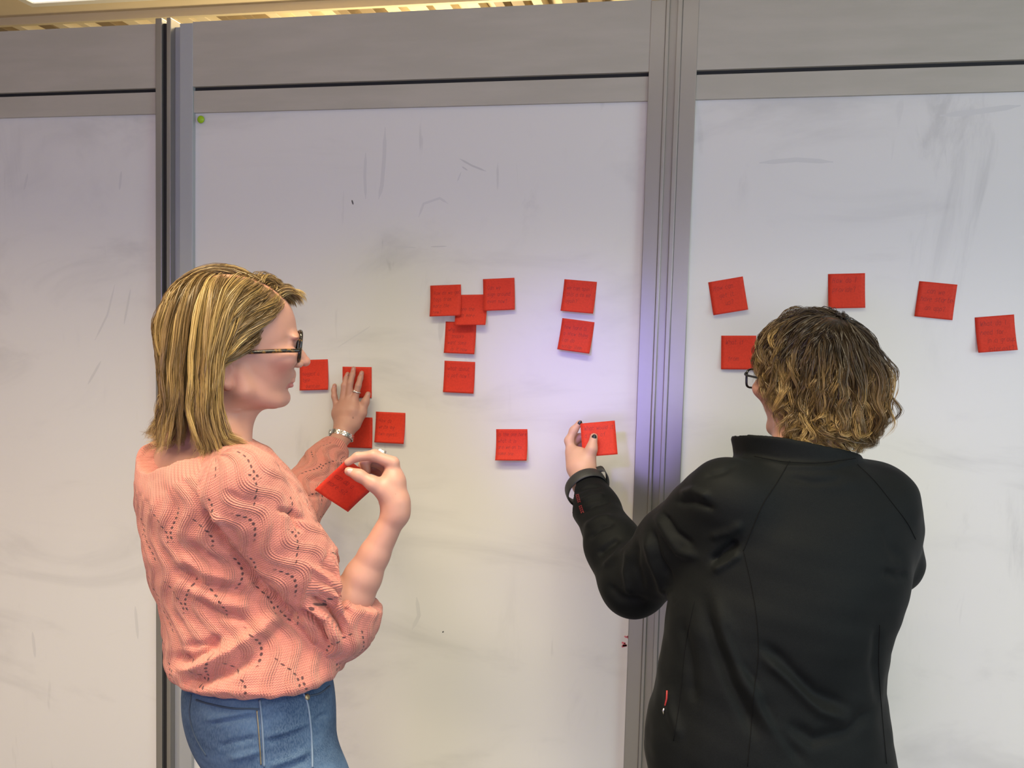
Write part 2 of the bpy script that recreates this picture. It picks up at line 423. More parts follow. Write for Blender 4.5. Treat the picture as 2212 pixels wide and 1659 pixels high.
def wall_note(tl, tr, lift, tw, lines, label, seed, e=0.0006, **kw):
    a = W(*tl, -e); c = W(*tr, -e); au = c-a; m = (a+c)/2; au /= np.linalg.norm(au)
    av = np.array([au[2], 0, -au[0]])        # down, in the wall plane
    return build_note((m-au*NS/2, au, av, np.array([0, -1.0, 0])), lift, tw, lines, label, seed, **kw)
wall_note((647, 778), (708, 776), .008, .0, ['', 'suggest a', 'type', '  question'], 'red note on the board in front of the woman\'s nose', 1)
wall_note((740, 792), (803, 793), .002, .0, [], 'red note pressed flat under the woman\'s left hand', 2)
wall_note((742, 900), (805, 902), .004, .0, [], 'red note half hidden behind the wrist with the watch', 3)
wall_note((812, 889), (876, 892), .010, .05, ['How do', 'write my', 'own eyes?'], 'red note alone just beside the wrist with the watch', 4, text=(.11, .33, .0075))
wall_note((930, 617), (995, 614.5), .014, .0, ['How do we get', 'tags from', 'more the', 'new?'], 'red note of the overlapping cluster, with four lines of writing', 5, e=.003)
wall_note((985, 637), (1052, 636), .019, .0, ['', ' one the', ' do more'], 'red note tucked under two others in the overlapping cluster', 6)
wall_note((1044, 603), (1110.5, 600), .009, -.15, ['Can we', 'sign around', 'even now?'], 'topmost red note of the overlapping cluster', 7, e=.003, text=(.14, .33, .0075))
wall_note((963, 694.5), (1029, 697), .010, .1, ['why', '  snacks', 'want some', '  is it now'], 'red note below the cluster, in the cluster\'s shadow', 8)
wall_note((960, 779), (1027, 782), .007, .0, ['what about', 'a pet now?'], 'red note lowest in the column under the cluster', 9, text=(.11, .29, .0078))
wall_note((1219, 603), (1290, 609), .015, -.05, ['we can spin', 'this a to me', 'again?'], 'upper red note of the pair beside the post', 10)
wall_note((1215, 687), (1284, 696), .017, .1, ['how hard is', 'a show thing', 'can do', 'scrap item'], 'lower red note of the pair beside the post', 11)
wall_note((1072, 927), (1139, 927), .019, .0, ['is the one here', 'what it is', 'are we on to', 'some one'], 'red note alone on the middle board near the raised hand', 12, text=(.06, .22, .007))
wall_note((1529.5, 610), (1605, 597), .010, .1, ['How can', '  get it', '    us?'], 'red note on the board beside the post, tilted, above the curly head', 13, text=(.12, .28, .0085))
wall_note((1788, 592), (1869.5, 590), .009, -.1, ['How do I', 'provide?'], 'red note straight above the curly hair', 14, text=(.12, .26, .009))
wall_note((1985, 607), (2069, 615), .004, .0, ['  can we', 'have started', '  an app?'], 'red note turned clockwise and lying flat on the board', 15, text=(.1, .30, .0085))
wall_note((2104, 686), (2192, 679), .011, .0, ['What do I', 'need for', '  in a group', '  interest?'], 'lowest red note on the board behind the black jacket, with four lines', 16, text=(.12, .26, .0085))
wall_note((1558, 725), (1634, 725), .007, .0, ['What if', '', ' from'], 'red note half hidden behind the curly hair and glasses', 17, text=(.12, .26, .0085))

# faint red marker scribble low on the middle panel
M_mark, _, _ = new_mat('red_marker', srgb(222, 120, 130), 0.6)
V = []; F = []
for poly, wpx in (([(1349, 1374), (1353, 1377), (1357, 1374), (1356, 1379)], 1.6), ([(1343, 1388), (1351, 1390), (1345, 1395), (1354, 1394), (1343, 1397)], 2.0)):
    for (p, q) in zip(poly[:-1], poly[1:]):
        d = np.array(q, float)-p; L = np.hypot(*d); nr = np.array([-d[1], d[0]])/L*wpx
        for c in (np.array(p)+nr, np.array(p)-nr, np.array(q)-nr, np.array(q)+nr): V.append(W(c[0], c[1], -0.0005))
        k = len(V)-4; F.append((k, k+1, k+2, k+3))
poly_obj('marker_scribble', V, F, M_mark, mid, False)

M_ghost, _, _ = new_mat('wiped_marker_ghost', (0.56, 0.555, 0.545), 0.45)
M_ghost2, _, _ = new_mat('faint_wiped_marker', (0.615, 0.61, 0.60), 0.45)
M_speck, _, _ = new_mat('dark_speck', (0.10, 0.10, 0.10), 0.5)
pans = [o for o in bpy.data.objects if o.name.startswith('partition_panel')]
def ghost(poly, wpx, m, pan):
    P = curve_pts_simple(poly, 8); V = []; F = []
    T = np.gradient(P, axis=0); T /= np.linalg.norm(T, axis=1)[:, None]; t = np.linspace(0, 1, len(P)); w_ = wpx*np.clip(np.minimum(t, 1-t)*6, .25, 1)
    for p, tn, w0 in zip(P, T, w_):
        for sg in (-1, 1): V.append(W(p[0]-tn[1]*w0*sg, p[1]+tn[0]*w0*sg, -0.0003))
    for i in range(len(P)-1): F.append((2*i, 2*i+1, 2*i+3, 2*i+2))
    poly_obj('wiped_stroke', V, F, m, pan, False)
def curve_pts_simple(p, n):
    p = np.array(p, float); t = np.linspace(0, len(p)-1, (len(p)-1)*n+1); return np.stack([np.interp(t, range(len(p)), p[:, i]) for i in (0, 1)], 1)
for poly, w_, m, k_ in (([(993, 343), (1020, 358), (1050, 370)], 2, M_ghost, 1), ([(998, 360), (1010, 368)], 1.5, M_ghost, 1), ([(996, 372), (988, 392)], 1.5, M_ghost2, 1), ([(832, 275), (830, 340), (825, 400), (818, 430)], 4, M_ghost2, 1),
                        ([(790, 330), (788, 380), (790, 430)], 3, M_ghost2, 1), ([(904, 470), (915, 440), (950, 428), (968, 440)], 2.5, M_ghost2, 1), ([(760, 432), (763, 442)], 1.6, M_speck, 1), ([(956, 1364), (958, 1366)], 2, M_speck, 1), ([(930, 533), (965, 532)], 1.2, M_ghost, 1), ([(845, 532), (900, 535)], 1.5, M_ghost2, 1),
                        ([(262, 370), (258, 410)], 2.5, M_ghost2, 0), ([(282, 625), (268, 700)], 2, M_ghost2, 0), ([(248, 615), (232, 680), (205, 735)], 2, M_ghost2, 0), ([(218, 780), (190, 830)], 2.5, M_ghost2, 0), ([(70, 1365), (76, 1420)], 3, M_ghost2, 0), ([(292, 1310), (298, 1380)], 3, M_ghost2, 0), ([(60, 375), (52, 410)], 2.5, M_ghost2, 0), ([(730, 750), (800, 705)], 1.5, M_ghost2, 1),
                        ([(690, 1150), (715, 1185), (745, 1200)], 3.5, M_ghost2, 1), ([(900, 1290), (905, 1330), (890, 1360)], 4, M_ghost2, 1), ([(1490, 400), (1488, 415)], 1.5, M_ghost, 2), ([(2030, 250), (2120, 240), (2205, 228)], 6, M_ghost2, 2), ([(1640, 352), (1720, 345), (1800, 350)], 5, M_ghost2, 2)):
    ghost(poly, w_, m, pans[k_])
# ================================================================== implicit-surface kit
def smin(a, b, k):
    if k <= 0: return np.minimum(a, b)
    h = np.maximum(k-np.abs(a-b), 0)/k
    return np.minimum(a, b) - h*h*k*0.25
def smax(a, b, k): return -smin(-a, -b, k)
def hermite(xs, ys, n=240):
    xs = np.asarray(xs, float); ys = np.asarray(ys, float)
    m = np.gradient(ys, xs); t = np.linspace(xs[0], xs[-1], n)
    i = np.clip(np.searchsorted(xs, t)-1, 0, len(xs)-2); h = xs[i+1]-xs[i]; s = (t-xs[i])/h
    v = (2*s**3-3*s**2+1)*ys[i] + (s**3-2*s**2+s)*h*m[i] + (-2*s**3+3*s**2)*ys[i+1] + (s**3-s**2)*h*m[i+1]
    return t, v
class Field:
    BIG = 0.05
    def __init__(s): s.p = []
    def add(s, fn, lo, hi, k=0.0, op='u'):
        s.p.append((fn, np.asarray(lo, float), np.asarray(hi, float), k, op)); return s
    def cone(s, a, b, ra, rb, k=0.01, op='u'):
        a = np.asarray(a, float); b = np.asarray(b, float); ba = b-a; L2 = ba@ba + 1e-12
        def fn(x, y, z):
            dx = x-a[0]; dy = y-a[1]; dz = z-a[2]
            t = np.clip((dx*ba[0]+dy*ba[1]+dz*ba[2])/L2, 0, 1)
            return np.sqrt((dx-t*ba[0])**2+(dy-t*ba[1])**2+(dz-t*ba[2])**2) - (ra+(rb-ra)*t)
        r = max(ra, rb)
        return s.add(fn, np.minimum(a, b)-r, np.maximum(a, b)+r, k, op)
    def chain(s, pts, rs, k=0.01, k0=None):
        for i in range(len(pts)-1):
            s.cone(pts[i], pts[i+1], rs[i], rs[i+1], (k0 if (i == 0 and k0 is not None) else k))
        return s
    def ell(s, c, ax, r, k=0.01, op='u'):
        """ax: 3 orthonormal axes (rows), r: 3 radii"""
        c = np.asarray(c, float); ax = np.asarray(ax, float); r = np.asarray(r, float)
        def fn(x, y, z):
            dx = x-c[0]; dy = y-c[1]; dz = z-c[2]
            q = [(dx*ax[i][0]+dy*ax[i][1]+dz*ax[i][2]) for i in range(3)]
            k0 = np.sqrt(sum((q[i]/r[i])**2 for i in range(3))); k1 = np.sqrt(sum((q[i]/r[i]**2)**2 for i in range(3)))+1e-9
            return np.where(k0 < 1e-4, -r.min(), k0*(k0-1)/k1)
        e = np.sqrt(((ax*r[:, None])**2).sum(0))
        return s.add(fn, c-e, c+e, k, op)
    def loft(s, rows, yaw, k=0.01, rnd=0.02, op='u', p=2.0):
        """rows: z, cx, cy, a (right), b (front), [bb back]; ellipse slices, facing azimuth yaw"""
        R = np.array(rows, float); R = R[np.argsort(R[:, 0])]
        tabs = [hermite(R[:, 0], R[:, i]) for i in range(1, R.shape[1])]
        fwd = np.array([math.sin(yaw), math.cos(yaw)]); rgt = np.array([math.cos(yaw), -math.sin(yaw)])
        z0, z1 = R[0, 0], R[-1, 0]
        def fn(x, y, z):
            cx, cy, a, b = [np.interp(z, t, v) for t, v in tabs[:4]]
            bb = np.interp(z, *tabs[4]) if len(tabs) > 4 else b
            dx = x-cx; dy = y-cy; u = dx*rgt[0]+dy*rgt[1]; v = dx*fwd[0]+dy*fwd[1]
            bq = np.where(v > 0, b, bb)
            if p == 2.0:
                k0 = np.sqrt((u/a)**2+(v/bq)**2)
            else:
                k0 = (np.abs(u/a)**p+np.abs(v/bq)**p)**(1.0/p)
            k1 = np.sqrt((u/a**2)**2+(v/bq**2)**2)+1e-6
            k2 = np.sqrt((u/a)**2+(v/bq)**2)
            d = np.where(k0 < 0.05, -np.minimum(a, bq), (k0-1)*k2/k1)
            return smax(smax(d, z-z1, rnd), z0-z, rnd)
        e = max(R[:, 3].max(), R[:, 4].max())
        lo = [R[:, 1].min()-e, R[:, 2].min()-e, z0]; hi = [R[:, 1].max()+e, R[:, 2].max()+e, z1]
        return s.add(fn, lo, hi, k, op)
    def copy(s):
        f = Field(); f.p = list(s.p); return f
    def __call__(s, P):
        P = np.asarray(P, float); x, y, z = P[..., 0], P[..., 1], P[..., 2]
        D = np.full(x.shape, 1.0)
        for fn, lo, hi, k, op in s.p:
            d = fn(x, y, z); D = smin(D, d, k) if op == 'u' else smax(D, -d, k)
        return D
    def grid(s, lo, hi, h):
        lo = np.asarray(lo, float); hi = np.asarray(hi, float)
        n = np.ceil((hi-lo)/h).astype(int)+1
        ax = [lo[i]+np.arange(n[i])*h for i in range(3)]
        D = np.full(n, s.BIG, np.float32)
        for fn, l, u, k, op in s.p:
            m = k+0.012
            i0 = np.maximum(np.floor((l-m-lo)/h).astype(int), 0); i1 = np.minimum(np.ceil((u+m-lo)/h).astype(int)+1, n)
            if (i1 <= i0).any(): continue
            sl = tuple(slice(a, b) for a, b in zip(i0, i1))
            d = fn(ax[0][sl[0]].astype(np.float32)[:, None, None], ax[1][sl[1]].astype(np.float32)[None, :, None], ax[2][sl[2]].astype(np.float32)[None, None, :])
            D[sl] = smin(D[sl], d, k) if op == 'u' else smax(D[sl], -d, k)
        return D, lo
    def mesh(s, lo, hi, h, sm=1):
        D, o = s.grid(lo, hi, h)
        return surface(D, o, h, sm)
def surface(D, o, h, sm=1):
    S = D < 0
    nx, ny, nz = D.shape
    cnt = np.zeros((nx-1, ny-1, nz-1), np.int8)
    for i in (0, 1):
        for j in (0, 1):
            for k in (0, 1): cnt += S[i:nx-1+i, j:ny-1+j, k:nz-1+k]
    I, J, K = np.nonzero((cnt > 0) & (cnt < 8))
    idx = np.full(cnt.shape, -1, np.int32); idx[I, J, K] = np.arange(len(I))
    c = {(i, j, k): D[I+i, J+j, K+k] for i in (0, 1) for j in (0, 1) for k in (0, 1)}
    acc = np.zeros((len(I), 3), np.float32); n = np.zeros(len(I), np.float32)
    for a in range(3):
        for p in (0, 1):
            for q in (0, 1):
                e0 = [p, q]; e0.insert(a, 0); e1 = [p, q]; e1.insert(a, 1)
                d0 = c[tuple(e0)]; d1 = c[tuple(e1)]; m = (d0 < 0) != (d1 < 0)
                t = np.where(m, d0/np.where(m, d0-d1, 1), 0)
                pos = np.tile(np.array(e0, np.float32), (len(I), 1)); pos[:, a] = t
                acc[m] += pos[m]; n[m] += 1
    V = (acc/n[:, None] + np.stack([I, J, K], 1))*h + o
    F = []
    for a in range(3):
        b_, c_ = (a+1) % 3, (a+2) % 3
        lo = [slice(None)]*3; hi = [slice(None)]*3
        lo[a] = slice(0, -1); hi[a] = slice(1, None)
        s0, s1 = S[tuple(lo)], S[tuple(hi)]
        ed = np.stack(np.nonzero(s0 != s1), 1)
        ok = (ed[:, b_] > 0) & (ed[:, c_] > 0) & (ed[:, b_] < D.shape[b_]-1) & (ed[:, c_] < D.shape[c_]-1)
        ed = ed[ok]
        def cell(db, dc):
            e = ed.copy(); e[:, b_] += db; e[:, c_] += dc; return idx[e[:, 0], e[:, 1], e[:, 2]]
        q = np.stack([cell(-1, -1), cell(0, -1), cell(0, 0), cell(-1, 0)], 1)
        flip = ~s0[ed[:, 0], ed[:, 1], ed[:, 2]]
        q[flip] = q[flip][:, ::-1]
        F.append(q)
    F = np.vstack(F); F = F[(F >= 0).all(1)]
    V = V.astype(np.float64)
    for _ in range(sm): V = smooth(V, F, 0.5)
    return V, F
def smooth(V, F, w=0.5, mask=None):
    A = np.zeros_like(V); n = np.zeros(len(V))
    for i in range(4):
        a = F[:, i]; b = F[:, (i+1) % 4]
        for ax in range(3):
            A[:, ax] += np.bincount(a, V[b, ax], len(V)) + np.bincount(b, V[a, ax], len(V))
        n += np.bincount(a, minlength=len(V)) + np.bincount(b, minlength=len(V))
    T = A/np.maximum(n, 1)[:, None]
    ww = w if mask is None else (w*mask)[:, None]
    return V + (T-V)*ww
def normals(V, F):
    n = np.cross(V[F[:, 2]]-V[F[:, 0]], V[F[:, 3]]-V[F[:, 1]])
    N = np.zeros_like(V)
    for i in range(4):
        for ax in range(3): N[:, ax] += np.bincount(F[:, i], n[:, ax], len(V))
    return N/(np.linalg.norm(N, axis=1)[:, None]+1e-12)
def compact(V, F, keep):
    """drop vertices (and their faces) where keep is False"""
    ok = keep[F].all(1); F = F[ok]; use = np.zeros(len(V), bool); use[F.ravel()] = True
    m = np.cumsum(use)-1
    return V[use], m[F], use
def seg_dist(P2, poly):
    """distance in pixels from projected points to a pixel polyline, and the arc parameter"""
    best = np.full(len(P2), 1e9); par = np.zeros(len(P2)); L = 0
    poly = np.asarray(poly, float)
    for a, b in zip(poly[:-1], poly[1:]):
        ba = b-a; t = np.clip(((P2-a)@ba)/(ba@ba+1e-9), 0, 1)
        d = np.hypot(*(P2-a-t[:, None]*ba).T); m = d < best
        best[m] = d[m]; par[m] = L + t[m]*np.hypot(*ba); L += np.hypot(*ba)
    return best, par/max(L, 1e-9)
def sculpt(V, F, strokes_):
    """cloth folds: (pixel polyline, half width px, height m (+ ridge / - groove)) pressed along the surface normal on the side that faces the viewer"""
    N = normals(V, F); pr = proj(V); vd = V-CAM; vd /= np.linalg.norm(vd, axis=1)[:, None]
    face = np.clip(-(N*vd).sum(1)*2.5, 0, 1)
    off = np.zeros(len(V))
    for poly, w, h in strokes_:
        pl = np.array(poly, float)
        m = (pr[:, 0] > pl[:, 0].min()-3*w) & (pr[:, 0] < pl[:, 0].max()+3*w) & (pr[:, 1] > pl[:, 1].min()-3*w) & (pr[:, 1] < pl[:, 1].max()+3*w) & (face > 0)
        i = np.nonzero(m)[0]
        d, t = seg_dist(pr[i, :2], pl)
        taper = np.clip(np.minimum(t, 1-t)*5+0.15, 0, 1)
        off[i] += h*np.exp(-(d/w)**2)*taper*face[i]
    return V + N*off[:, None]
def curve_pts(pts, n=8):
    pts = np.asarray(pts, float); t = np.arange(len(pts))
    tt = np.linspace(0, len(pts)-1, (len(pts)-1)*n+1)
    return np.stack([np.interp(tt, *_h(t, pts[:, i])) for i in range(pts.shape[1])], 1)
def _h(t, v): return hermite(t, v, 400)
class Surf:
    def __init__(s, V, F): s.b = BVHTree.FromPolygons([tuple(v) for v in V], [tuple(int(i) for i in f) for f in F])
    def hit(s, px, py):
        r = ray(px, py); r = r/np.linalg.norm(r)
        h = s.b.ray_cast(Vector(CAM), Vector(r))
        return (np.array(h[0]), np.array(h[1])) if h[0] is not None else (None, None)
    def line(s, poly, e=0.0, n=10):
        out = []
        for p in curve_pts(poly, n):
            h, nn = s.hit(*p)
            if h is not None:
                if nn @ (CAM-h) < 0: nn = -nn
                out.append(h + nn*e)
        return np.array(out)
def vnoise(P, s, seed=0):
    """cheap smooth pseudo-noise from sums of sines"""
    r = np.random.default_rng(seed); out = np.zeros(len(P))
    for i in range(6):
        k = r.normal(size=3); k /= np.linalg.norm(k); out += np.sin(P@k*s*(0.6+0.25*i)*2*math.pi + r.uniform(0, 6.28))
    return out/3.0

# ------------------------------------------------------------------ head built from profile rows
# z from chin, front x, back x, half width  (metres, ear axis x = 0)
HEAD_ROWS = np.array([
    (-0.004, 0.070, 0.020, 0.016), (0.002, 0.082, 0.000, 0.034), (0.009, 0.090, -0.004, 0.042), (0.017, 0.0925, -0.008, 0.046), (0.028, 0.0905, -0.012, 0.051),
    (0.036, 0.0935, -0.016, 0.0545), (0.046, 0.0985, -0.024, 0.058), (0.058, 0.1025, -0.040, 0.0615), (0.070, 0.099, -0.055, 0.0645), (0.085, 0.0985, -0.068, 0.067),
    (0.100, 0.0995, -0.077, 0.069), (0.112, 0.1045, -0.081, 0.0705), (0.122, 0.1070, -0.083, 0.0715), (0.135, 0.1065, -0.085, 0.073), (0.152, 0.1035, -0.085, 0.0740),
    (0.173, 0.0945, -0.081, 0.0725), (0.190, 0.080, -0.072, 0.067), (0.205, 0.060, -0.057, 0.055), (0.216, 0.036, -0.038, 0.038), (0.224, 0.010, -0.012, 0.014)])
class Head:
    def __init__(s, O, az, pitch=0.0, tilt=0.0, sc=1.0):
        f = np.array([math.sin(az)*math.cos(pitch), math.cos(az)*math.cos(pitch), -math.sin(pitch)])
        l = np.array([-math.cos(az), math.sin(az), 0.0]); u = np.cross(f, l)
        l, u = l*math.cos(tilt)+u*math.sin(tilt), u*math.cos(tilt)-l*math.sin(tilt)
        s.O = np.asarray(O, float); s.A = np.array([f, l, u]); s.sc = sc
    def w(s, x, y, z): return s.O + s.sc*(np.asarray([x, y, z], float) @ s.A)
    def wp(s, P): return s.O + s.sc*(np.asarray(P, float) @ s.A)
    def loc(s, P): return ((P-s.O) @ s.A.T)/s.sc
    def skull(s, grow=0.0):
        R = HEAD_ROWS; tabs = [hermite(R[:, 0], R[:, i]) for i in (1, 2, 3)]
        A, O, sc = s.A, s.O, s.sc
        def fn(x, y, z):
            dx = (x-O[0])/sc; dy = (y-O[1])/sc; dz = (z-O[2])/sc
            X_ = dx*A[0][0]+dy*A[0][1]+dz*A[0][2]; Y_ = dx*A[1][0]+dy*A[1][1]+dz*A[1][2]; Z_ = dx*A[2][0]+dy*A[2][1]+dz*A[2][2]
            zc = np.clip(Z_, R[0, 0], R[-1, 0])
            fr, bk, w = [np.interp(zc, t, v) for t, v in tabs]
            c = np.minimum(0.012, (fr+bk)/2); v = X_-c
            b = np.where(v > 0, fr-c, c-bk); b = np.maximum(b, 0.004)
            pe = np.where(v > 0, 2.25, 2.0)
            k0 = (np.abs(Y_/w)**pe + np.abs(v/b)**pe)**(1/pe)
            k1 = np.sqrt((Y_/w**2)**2+(v/b**2)**2)+1e-6; k2 = np.sqrt((Y_/w)**2+(v/b)**2)
            d = np.where(k0 < 0.05, -np.minimum(w, b), (k0-1)*k2/k1)
            d = np.maximum(d, -0.05)
            return (smax(smax(d, Z_-R[-1, 0], 0.004), R[0, 0]-Z_, 0.01))*sc - grow
        return fn
    def build(s, F, k=0.006):
        c = s.w(0.01, 0, 0.11); F.add(s.skull(), c-0.15, c+0.15, k)
        w = s.w; sc = s.sc
        ax = s.A
        # nose: bridge, tip, wings
        F.cone(w(.1010, 0, .110), w(.1150, 0, .086), .0062*sc, .0070*sc, .011)
        F.cone(w(.1145, 0, .087), w(.1225, 0, .0755), .0070*sc, .0082*sc, .006)
        F.ell(w(.1215, 0, .0752), ax, np.array([.0085, .0085, .0075])*sc, .004)
        for q in (-1, 1):
            F.ell(w(.1085, q*.0115, .0715), ax, np.array([.0085, .0065, .0068])*sc, .006)
            F.ell(w(.1155, q*.0055, .0670), ax, np.array([.0035, .0028, .0022])*sc, .002, 's')    # nostril
            F.ell(w(.0985, q*.032, .1175), ax, np.array([.0095, .021, .0055])*sc, .014)            # brow
            F.ell(w(.1020, q*.038, .1015), ax, np.array([.0150, .0175, .0088])*sc, .009, 's')      # socket
            F.ell(w(.0905, q*.0320, .1088), ax, np.array([.0105, .0150, .0052])*sc, .004)         # upper lid
            F.ell(w(.0900, q*.0320, .0942), ax, np.array([.0098, .0140, .0046])*sc, .004)         # lower lid
            F.ell(w(.0800, q*.045, .082), ax, np.array([.021, .019, .016])*sc, .020)              # cheek bone
            F.cone(w(.012, q*.0545, .034), w(.066, q*.026, .009), .012*sc, .009*sc, .022)         # jaw
            F.cone(w(.004, q*.0585, .060), w(.012, q*.0545, .034), .011*sc, .013*sc, .014)
            # ear: rim, bowl and lobe
            e = [w(-0.0020, q*.0655, 0.0830), w(-0.0080, q*.0715, 0.0940), w(-0.0210, q*.0775, 0.0930), w(-0.0285, q*.0795, 0.0790), w(-0.0265, q*.0775, 0.0610), w(-0.0180, q*.0715, 0.0440), w(-0.0110, q*.066, 0.0400)]
            F.ell(w(-0.0160, q*.0665, 0.0670), ax, np.array([.0125, .0065, .023])*sc, .004)
            for a, b_ in zip(e[:-1], e[1:]): F.cone(a, b_, .0036*sc, .0036*sc, .003)
            F.ell(w(-0.0130, q*.0690, 0.0450), ax, np.array([.0075, .0042, .0085])*sc, .004)
            F.ell(w(-0.0120, q*.0750, 0.0670), ax, np.array([.0068, .0060, .0095])*sc, .003, 's')
        # lips and chin
        F.ell(w(.1005, 0, .0520), ax, np.array([.0055, .0125, .0080])*sc, .008)
        F.ell(w(.0985, 0, .0425), ax, np.array([.0062, .0150, .0034])*sc, .004)
        F.ell(w(.0965, 0, .0345), ax, np.array([.0058, .0135, .0036])*sc, .004)
        F.cone(w(.1045, -.016, .0388), w(.1045, .016, .0388), .0010*sc, .0010*sc, .003, 's')
        F.ell(w(.0820, 0, .012), ax, np.array([.0120, .018, .0125])*sc, .014)
        return F
def head_colors(H, V, skin, lip, hairroot, hairline, part=None, partcol=None):
    L = H.loc(V); C = np.tile(np.array(skin, float), (len(V), 1))
    # blush on cheek, nose and ear; lips
    def blob(c, r, col, s=1.0):
        d = np.sqrt((((L-np.array(c))/np.array(r))**2).sum(1)); m = np.clip(1.3-d, 0, 1)*s
        C[:] = C*(1-m[:, None]) + np.array(col)*m[:, None]
    red = np.array(skin)*np.array([1.0, 0.72, 0.70])
    for q in (-1, 1):
        blob((.075, q*.05, .07), (.03, .03, .022), red, .45); blob((-.006, q*.072, .060), (.02, .016, .035), red, .5)
    blob((.125, 0, .074), (.014, .016, .012), red, .5)
    m = (np.abs(L[:, 1]) < .024) & (L[:, 0] > .082) & (L[:, 2] > .0305) & (L[:, 2] < .0450 - np.abs(L[:, 1])*.25)
    C[m] = np.array(lip)
    # brows
    ya = np.abs(L[:, 1]); zb = .1180+.0025*np.cos((ya-.036)*80)
    br = np.clip(1-np.abs(L[:, 2]-zb)/.0036, 0, 1)*np.clip(1-np.abs(ya-.034)/.021, 0, 1)**.5*np.clip((L[:, 0]-.065)/.01, 0, 1)*.55
    C = C*(1-br[:, None])+np.array(hairroot)*br[:, None]
    hl = np.interp(L[:, 0], *hairline)
    sc_ = np.clip((L[:, 2]-hl)/.006, 0, 1)*(L[:, 2] > 0.03)
    if part is not None:
        d = np.min([np.linalg.norm(L-p, axis=1) for p in part], 0); pm = np.clip((d-.004)/.006, 0, 1)
        C2 = np.array(hairroot)*pm[:, None] + np.array(partcol)*(1-pm[:, None])
    else: C2 = np.tile(np.array(hairroot), (len(V), 1))
    return C*(1-sc_[:, None]) + C2*sc_[:, None]

# ------------------------------------------------------------------ hair from combed locks
def grow_hair(H, coll, roots, dirs, length, lift, nst=26, stiff=0.82, grav=0.35, comb=None):
    """guides: roots (n,3) world, dirs (n,3), length (n,), lift(n,) distance kept from the head. returns (n,nst,3)"""
    n = len(roots); P = np.zeros((n, nst, 3)); p = roots.copy(); d = dirs.copy(); P[:, 0] = p
    st = (length/(nst-1))
    for i in range(1, nst):
        t = i/(nst-1)
        g = np.array([0, 0, -1.0])
        d = d*stiff + g*grav*(1-stiff)*3
        if comb is not None: d = d + comb(p, t)
        d /= np.linalg.norm(d, axis=1)[:, None]+1e-9
        p = p + d*st[:, None]
        e = 0.004; lf = lift*np.clip(t*5, 0.08, 1)
        for _ in range(2):
            s0 = coll(p); G = np.stack([coll(p+np.eye(3)[a]*e)-s0 for a in range(3)], 1)/e
            G /= np.linalg.norm(G, axis=1)[:, None]+1e-9
            push = np.maximum(lf-s0, 0); p = p + G*push[:, None]
            dn = (d*G).sum(1); m = (push > 0) & (dn < 0); d[m] -= G[m]*dn[m][:, None]
        d = (p-P[:, i-1])/np.maximum(np.linalg.norm(p-P[:, i-1], axis=1)[:, None], 1e-9)
        P[:, i] = p
    return P
def trim(G, bad):
    """shorten guides where bad(points) first becomes true"""
    n, m, _ = G.shape; b_ = bad(G.reshape(-1, 3)).reshape(n, m); b_[:, :3] = False
    first = np.where(b_.any(1), b_.argmax(1), m-1)
    out = np.empty_like(G); tt = np.linspace(0, 1, m)[None]*first[:, None]; i0 = np.clip(tt.astype(int), 0, m-2); fr = (tt-i0)[..., None]; ii = np.arange(n)[:, None]
    return G[ii, i0]*(1-fr)+G[ii, i0+1]*fr
def lock_strands(G, per, spread, rng, wav=(0, 0.05), curl=(0, 0.05), tip=0.35):
    """children around each guide; returns (n*per, nst, 3) and the lock id"""
    n, m, _ = G.shape; t = np.linspace(0, 1, m)
    T = np.gradient(G, axis=1); T /= np.linalg.norm(T, axis=2)[..., None]+1e-9
    A = np.cross(T, np.array([0.3, 0.5, 0.81])); A /= np.linalg.norm(A, axis=2)[..., None]+1e-9; B = np.cross(T, A)
    S = np.concatenate([np.zeros((n, 1)), np.cumsum(np.linalg.norm(np.diff(G, axis=1), axis=2), 1)], 1)
    ph = rng.uniform(0, 6.28, n); cl = rng.uniform(0.6, 1.5, n); sg = rng.choice([-1, 1], n)
    env = np.clip((t-0.12)*2.2, 0, 1)
    arg = S/ (curl[1]*cl)[:, None]*2*math.pi*sg[:, None] + ph[:, None] if curl[0] > 0 else np.zeros((n, m))
    G2 = G + (A*np.cos(arg)[..., None] + B*np.sin(arg)[..., None])*(curl[0]*rng.uniform(.4, 1.3, n))[:, None, None]*env[None, :, None] if curl[0] > 0 else G
    out = []; ids = []
    for k in range(per):
        r = spread*np.sqrt(rng.uniform(0, 1, n)); a = rng.uniform(0, 6.28, n)
        w = (1-(1-tip)*t)[None, :, None]
        o = (A*np.cos(a)[:, None, None] + B*np.sin(a)[:, None, None])*r[:, None, None]*w
        wob = wav[0]*(.5+1.1*t[None])*np.sin(S/wav[1]*2*math.pi + ph[:, None] + rng.normal(0, .5, n)[:, None])
        cut = rng.uniform(0.86, 1.0, n)
        q = G2 + o + A*wob[..., None]*env[None, :, None]
        tt = t[None, :]*cut[:, None]*(m-1); i0 = np.clip(tt.astype(int), 0, m-2); fr = tt-i0
        ii = np.arange(n)[:, None]
        q = q[ii, i0]*(1-fr)[..., None] + q[ii, i0+1]*fr[..., None]
        out.append(q); ids.append(np.arange(n))
    return np.concatenate(out), np.concatenate(ids)
